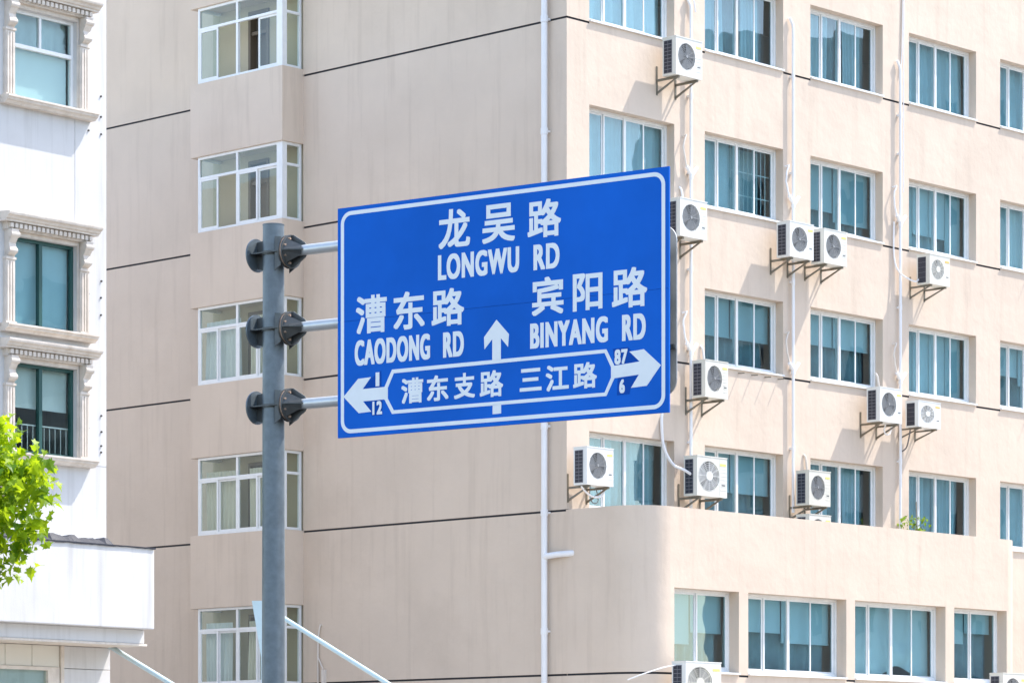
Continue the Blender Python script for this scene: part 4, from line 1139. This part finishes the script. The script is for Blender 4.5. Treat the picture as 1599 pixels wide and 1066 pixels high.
# --- printed marks: flat sheets 2 mm proud of the panel
def flat(name, polys, mat, y=-0.002, label=None):
    m = MB()
    for q, poly in enumerate(polys):
        n = len(poly)
        m.add([(x, y, z) for x, z in poly] + [(x, -0.0002, z) for x, z in poly], [tuple(range(n))] + [(i, (i + 1) % n, n + (i + 1) % n, n + i) for i in range(n)])
    return obj(name, m, mat, panel, MS, label=label)
def S(px, py): return (su(px), sz(px, py))
def rrect(x0, x1, z0, z1, r, n=8):
    out = []
    for cx_, cz_, a0 in ((x1 - r, z0 + r, -90), (x1 - r, z1 - r, 0), (x0 + r, z1 - r, 90), (x0 + r, z0 + r, 180)):
        for k in range(n + 1):
            a = math.radians(a0 + 90 * k / n); out.append((cx_ + r * math.cos(a), cz_ + r * math.sin(a)))
    return out
def ring_mesh(name, outer, inner, mat, label=None):
    m = MB(); n = len(outer)
    vs = [(x, -0.002, z) for x, z in outer] + [(x, -0.002, z) for x, z in inner] + [(x, -0.0002, z) for x, z in outer] + [(x, -0.0002, z) for x, z in inner]
    fs = []
    for i in range(n):
        j = (i + 1) % n
        fs += [(i, j, n + j, n + i), (i, j, 2 * n + j, 2 * n + i), (n + i, n + j, 3 * n + j, 3 * n + i)]
    m.add(vs, fs); return obj(name, m, mat, panel, MS, label=label)
I1, I2 = 0.042, 0.083
ring_mesh('border', rrect(I1, SW - I1, Z0 + I1, Z1 - I1, 0.13), rrect(I2, SW - I2, Z0 + I2, Z1 - I2, 0.09), 'sign_white')
hx = [(612.2, 576.8), (947.0, 545.0), (959.5, 571.0), (959.5, 590.5), (947.0, 618.0), (612.2, 646.0), (600.5, 623.5), (600.5, 604.0)]
hi_ = [(615.0, 582.6), (944.2, 551.0), (954.2, 573.0), (954.2, 589.2), (944.2, 612.6), (615.0, 640.2), (605.7, 622.0), (605.7, 605.4)]
ring_mesh('banner_outline', [S(*p) for p in hx], [S(*p) for p in hi_], 'sign_white')
flat('up_arrow', [[S(*p) for p in ((775.4, 499), (794.9, 521.5), (793.4, 541.5), (782.2, 527.8), (782.2, 561.6), (768.8, 562.9), (768.8, 529.4), (756.6, 545.5), (755.9, 526.5))]], 'sign_white')
flat('arrow_stem', [[S(*p) for p in ((769.3, 632.0), (782.6, 630.8), (782.6, 645.2), (769.3, 646.5))]], 'sign_white')
flat('left_arrow', [[S(*p) for p in ((536.6, 619.5), (559.5, 591.2), (579.5, 588.6), (566.5, 607.2), (601.4, 603.8), (601.4, 623.3), (567.0, 626.4), (580.0, 642.4), (560.2, 644.8))]], 'sign_white', y=-0.0025)
flat('right_arrow', [[S(*p) for p in ((1032.2, 569.8), (1005.6, 545.0), (983.0, 548.8), (998.8, 564.2), (959.0, 570.9), (959.0, 590.4), (997.8, 584.6), (985.4, 605.3), (1010.2, 602.0))]], 'sign_white', y=-0.0025)
flat('number_patch', [[S(*p) for p in ((581, 589.5), (595.5, 577.8), (595.8, 604), (567.5, 606.6))]], 'sign_patch', y=-0.0015)
flat('number_patch', [[S(*p) for p in ((569, 626.8), (597.5, 624), (596.5, 647.5), (581, 649))]], 'sign_patch', y=-0.0015)
flat('number_patch', [[S(*p) for p in ((957, 544.5), (981, 541.5), (998, 563.6), (960, 570.3))]], 'sign_patch', y=-0.0015)
flat('number_patch', [[S(*p) for p in ((964.5, 590.4), (996.5, 585.4), (984.5, 606), (983, 615), (963.5, 617))]], 'sign_patch', y=-0.0015)

def lettering(text, x0, x1, top, bot, weight, name='lettering', mat='sign_white', y=0.0, wx=None):
    """text fitted into picture columns x0..x1; top and bottom rows are those at the middle column.
    Each letter is thickened by sheets shifted by the stroke weight, 0.1 mm apart"""
    px = (x0 + x1) / 2
    u0, u1 = su(x0), su(x1); za, zb = sz(px, bot), sz(px, top)
    c = bpy.data.curves.new('txt', 'FONT'); c.body = text; c.size = 1.0; c.resolution_u = 5
    if text.isascii(): c.space_character = 1.14
    to = bpy.data.objects.new('txt', c); COL.objects.link(to)
    bpy.context.view_layer.update()
    me = bpy.data.meshes.new_from_object(to.evaluated_get(bpy.context.evaluated_depsgraph_get()))
    bpy.data.objects.remove(to)
    xs, ys = [v.co.x for v in me.vertices], [v.co.y for v in me.vertices]
    oz = weight; ox = wx if wx else weight
    fx = (u1 - u0 - 2 * ox) / (max(xs) - min(xs)); fy = (zb - za - 2 * oz) / (max(ys) - min(ys)); mx, my = min(xs), min(ys)
    m = MB()
    shifts = [(i, j) for i in (-1, 0, 1) for j in (-1, 0, 1)]
    for q, (i, j) in enumerate(shifts):
        m.add([(u0 + ox + (v.co.x - mx) * fx + i * ox, -0.0020 - y - 0.0001 * q, za + oz + (v.co.y - my) * fy + j * oz) for v in me.vertices], [tuple(p.vertices) for p in me.polygons])
    bpy.data.meshes.remove(me)
    return obj(name, m, mat, panel, MS, recalc=False)

W1, W2_, W3 = 0.0095, 0.0075, 0.008
for ch, x0, x1, t_, b_ in (('龙', 685, 734.3, 326, 387), ('吴', 753, 804.5, 318.5, 378.5), ('路', 824, 876.4, 311, 370.5),
                           ('漕', 555.9, 604.2, 460.5, 520), ('东', 614.6, 663.4, 454.8, 514), ('路', 674, 725, 450.2, 508.8),
                           ('宾', 830.5, 880.2, 432, 491.5), ('阳', 894.6, 941, 426, 484.5), ('路', 955.6, 1011, 417.5, 480.0)):
    lettering(ch, x0, x1, t_, b_, W1, 'character')
for ch, x0, x1, t_, b_ in (('漕', 626.8, 661, 589.5, 629.2), ('东', 666.8, 700.5, 585.6, 625.8), ('支', 709, 742, 582, 621.8), ('路', 749.3, 785.9, 578, 619.6),
                           ('三', 811.7, 845.9, 575, 610.2), ('江', 852.4, 888.5, 569.6, 610), ('路', 895, 932.4, 565.4, 606.2)):
    lettering(ch, x0, x1, t_, b_, W2_, 'character')
for tx, x0, x1, t_, b_ in (('LONGWU', 684, 811, 391.2, 431.4), ('RD', 833.2, 874, 380.3, 420.0), ('CAODONG', 554, 671.8, 526.0, 566.2), ('RD', 692, 724.6, 517.6, 557.0),
                           ('BINYANG', 828, 949.6, 499.0, 539.4), ('RD', 971.5, 1008.6, 490.0, 530.8)):
    lettering(tx, x0, x1, t_, b_, W3, 'lettering', wx=0.0115)
for tx, x0, x1, t_, b_ in (('1', 586.8, 592.8, 581.2, 602.8), ('12', 581.7, 597, 626, 647), ('87', 959.8, 980.2, 545, 568.5), ('6', 967.3, 976, 591.8, 613.6)):
    lettering(tx, x0, x1, t_, b_, 0.007, 'number', y=0.0016)

# ------------------------------------------------------------------ canopy masts and tie rods low in the picture
YM = 52.0
sM = F_PX / YM
P = lambda px, py, Y=YM: Vector(((px - CX) * Y / F_PX, Y, CAMZ + (HZ - py) * Y / F_PX))
b0 = P(402, 1066); mast = thing('canopy_mast', 'pale green tapered steel mast with a slanting rod, behind the sign pole', 'mast', loc=(b0.x, b0.y, 0.13))
tl, tr_ = P(393.5, 937.5), P(412, 935.5)
m = MB(); zt_ = tl.z
x0, x1 = tl.x, tr_.x + 0.12
m.add([(x0, YM - 0.04, zt_), (x1, YM - 0.04, zt_), (x1, YM - 0.04, 0.13), (x1 - 0.14, YM - 0.04, 0.13), (x1 - 0.16, YM - 0.04, P(406, 1025).z),
       (x0, YM + 0.04, zt_), (x1, YM + 0.04, zt_), (x1, YM + 0.04, 0.13), (x1 - 0.14, YM + 0.04, 0.13), (x1 - 0.16, YM + 0.04, P(406, 1025).z)],
      [(0, 1, 2, 3, 4), (5, 6, 7, 8, 9), (0, 1, 6, 5), (1, 2, 7, 6), (2, 3, 8, 7), (3, 4, 9, 8), (4, 0, 5, 9)])
obj('mast_plate', m, 'pale_steel', mast)
ra = P(425, 953); rb = P(605, 1066, 50.5); rc = rb + (rb - ra) * 0.55
m = MB(); m.tube([ra, rb, rc], 0.038, 12); obj('tie_rod', m, 'pale_steel', mast, smooth=True)
m = MB(); m.tube([rc, (rc.x, rc.y, 0.13)], 0.05, 12); obj('post', m, 'pale_steel', mast, smooth=True)
m = MB(); q = P(428, 966); m.box(q.x, q.x + 0.22, YM - 0.03, YM + 0.03, q.z - 0.04, q.z + 0.0); obj('lug', m, 'pale_steel', mast)
w0 = MW @ Vector((uc(171), YT, zl(171, 1008)))
YR2 = W_CORNER_Y - 1.0
P2 = Vector(((266 - CX) * YR2 / F_PX, YR2, CAMZ + (HZ - 1066) * YR2 / F_PX)); d2 = P2 + (P2 - w0) * 0.55
rod = thing('canopy_stay', 'thin pale blue slanting stay rod starting at the white wall below the eave', 'rod', loc=(d2.x, d2.y, 0.13))
m = MB(); m.tube([w0, P2, d2], 0.045, 12); obj('tie_rod', m, 'pale_steel', rod, smooth=True)
m = MB(); m.tube([d2, (d2.x, d2.y, 0.13)], 0.05, 12); obj('post', m, 'pale_steel', rod, smooth=True)

# ------------------------------------------------------------------ plane tree at the left
YT_ = 38.0; k_ = YT_ / F_PX
tree_base = Vector(((-190 - CX) * k_, YT_, 0.0))
tree = thing('plane_tree', 'bright green plane tree crown reaching in at the left edge', 'tree', loc=tree_base)
cc = Vector(((-165 - CX) * k_, YT_, CAMZ + (HZ - 785) * k_))
r = random.Random(11)
m = MB()
m.tube([tree_base, tree_base + Vector((0.03, 0, 1.5)), tree_base + Vector((-0.02, 0.02, 2.9)), (cc.x, cc.y, cc.z - 0.4), (cc.x + 0.1, cc.y, cc.z + 0.6)], [0.16, 0.13, 0.11, 0.07, 0.025], 12)
tips = []
for k in range(20):
    a = r.uniform(0, 6.28) if k > 6 else r.uniform(-0.9, 0.9); el = r.uniform(-0.25, 0.9); L_ = r.uniform(1.1, 1.75)
    st = Vector((cc.x, cc.y, cc.z - 0.6 + 0.9 * r.random())); dr = Vector((math.cos(a) * math.cos(el), math.sin(a) * math.cos(el), math.sin(el) * 0.7))
    mid = st + dr * L_ * 0.5 + Vector((0, 0, 0.12)); en = st + dr * L_
    m.tube([st, mid, en], [0.045, 0.028, 0.010], 7); tips.append((st, mid, en))
obj('trunk', m, 'bark', tree, smooth=True)
LEAF = [(0.0, 0.0), (0.10, 0.10), (0.36, 0.02), (0.28, 0.22), (0.52, 0.38), (0.30, 0.46), (0.24, 0.62), (0.12, 0.70), (0.0, 1.0)]
LEAF = LEAF + [(-x, y) for x, y in LEAF[-2:0:-1]]
m = MB()
def leaf(mb, p, size, rr):
    n = Vector((rr.gauss(0, 0.6), rr.gauss(0, 0.6), rr.gauss(0.7, 0.5))).normalized()
    t = n.orthogonal().normalized(); t = Matrix.Rotation(rr.uniform(0, 6.28), 3, n) @ t; b = n.cross(t)
    t = (t + Vector((0, 0, -0.5))).normalized(); b = n.cross(t).normalized(); n = t.cross(b)
    vs = []
    for x, y in LEAF: vs.append(p + (b * x + t * (y - 0.1) + n * (abs(x) * 0.35 - 0.25 * y * y)) * size)
    cidx = len(vs); vs.append(p + (t * 0.35 - n * 0.03) * size)
    k = len(LEAF)
    mb.add(vs, [(i, (i + 1) % k, cidx) for i in range(k)])
lobes = []
for k in range(26):
    a = r.uniform(0, 6.28); e = r.uniform(-0.6, 1.2); q = r.uniform(0.55, 0.92)
    lobes.append((cc + Vector((1.75 * q * math.cos(a) * math.cos(e), 1.6 * q * math.sin(a) * math.cos(e), 1.0 * q * math.sin(e))), r.uniform(0.3, 0.52)))
for px, py, rad in ((-10, 720, 0.42), (40, 770, 0.38), (20, 845, 0.36), (-20, 800, 0.5), (60, 740, 0.2), (55, 830, 0.22), (5, 690, 0.26), (-15, 880, 0.3)):
    lobes.append((Vector(((px - CX) * k_, YT_ - 0.3, CAMZ + (HZ - py) * k_)), rad))
for c_, rad in lobes:
    for i in range(int(430 * rad ** 2 * 1.7)):
        d = Vector((r.gauss(0, 1), r.gauss(0, 1), r.gauss(0, 1))).normalized() * rad * (0.35 + 1.0 * r.random())
        leaf(m, c_ + d, r.uniform(0.06, 0.20), r)
for st, mid, en in tips:
    for i in range(14): leaf(m, en + Vector((r.gauss(0, 0.14), r.gauss(0, 0.14), r.gauss(0, 0.12))), r.uniform(0.10, 0.18), r)
obj('crown', m, 'leaves', tree, recalc=False)

# ------------------------------------------------------------------ potted plant on the terrace
up = ray_u(MR, 1425, -0.25)
pb = MR @ Vector((up, -0.3, Z_P - 0.40))
plant = thing('potted_plant', 'small leafy green plant peeping over the parapet under the fourth window', 'plant', loc=pb)
m = MB(); m.tube([pb, pb + Vector((0, 0, 0.30))], [0.12, 0.17], 16); obj('pot', m, 'terracotta', plant, smooth=True)
m = MB()
for i in range(90):
    c_ = pb + Vector((r.gauss(0, 0.15), r.gauss(0, 0.12), 0.40 + 0.50 * r.random())); leaf(m, c_, r.uniform(0.06, 0.12), r)
obj('foliage', m, 'plant_leaves', plant, recalc=False)
m = MB()
for i in range(4): m.tube([pb + Vector((0, 0, 0.25)), pb + Vector((r.gauss(0, 0.08), r.gauss(0, 0.08), 0.5)), pb + Vector((r.gauss(0, 0.14), r.gauss(0, 0.12), 0.72 + 0.5 * (i < 2)))], 0.008, 5)
obj('stem', m, 'bark', plant)

# ------------------------------------------------------------------ out-of-view block, added to screen low sky and feed the glass reflections
opp = thing('added_block', 'pale block added out of view at the right, for the window panes to mirror', 'building', loc=(62, 70, 0))
for bx in ((62, 76, 10, 64, 0.1, 23), (60, 78, 70, 150, 0.1, 30)):
    m = MB(); m.box(*bx); obj('wall', m, 'block_grey', opp)
m = MB()
for fl in range(7):
    for k in range(13): m.box(61.9, 62.05, 12 + k * 4, 14 + k * 4, 1.2 + fl * 3.1, 2.8 + fl * 3.1)
for fl in range(9):
    for k in range(19): m.box(59.9, 60.05, 72 + k * 4, 74 + k * 4, 1.2 + fl * 3.1, 2.8 + fl * 3.1)
obj('windows', m, 'ac_dark', opp, kind='stuff')
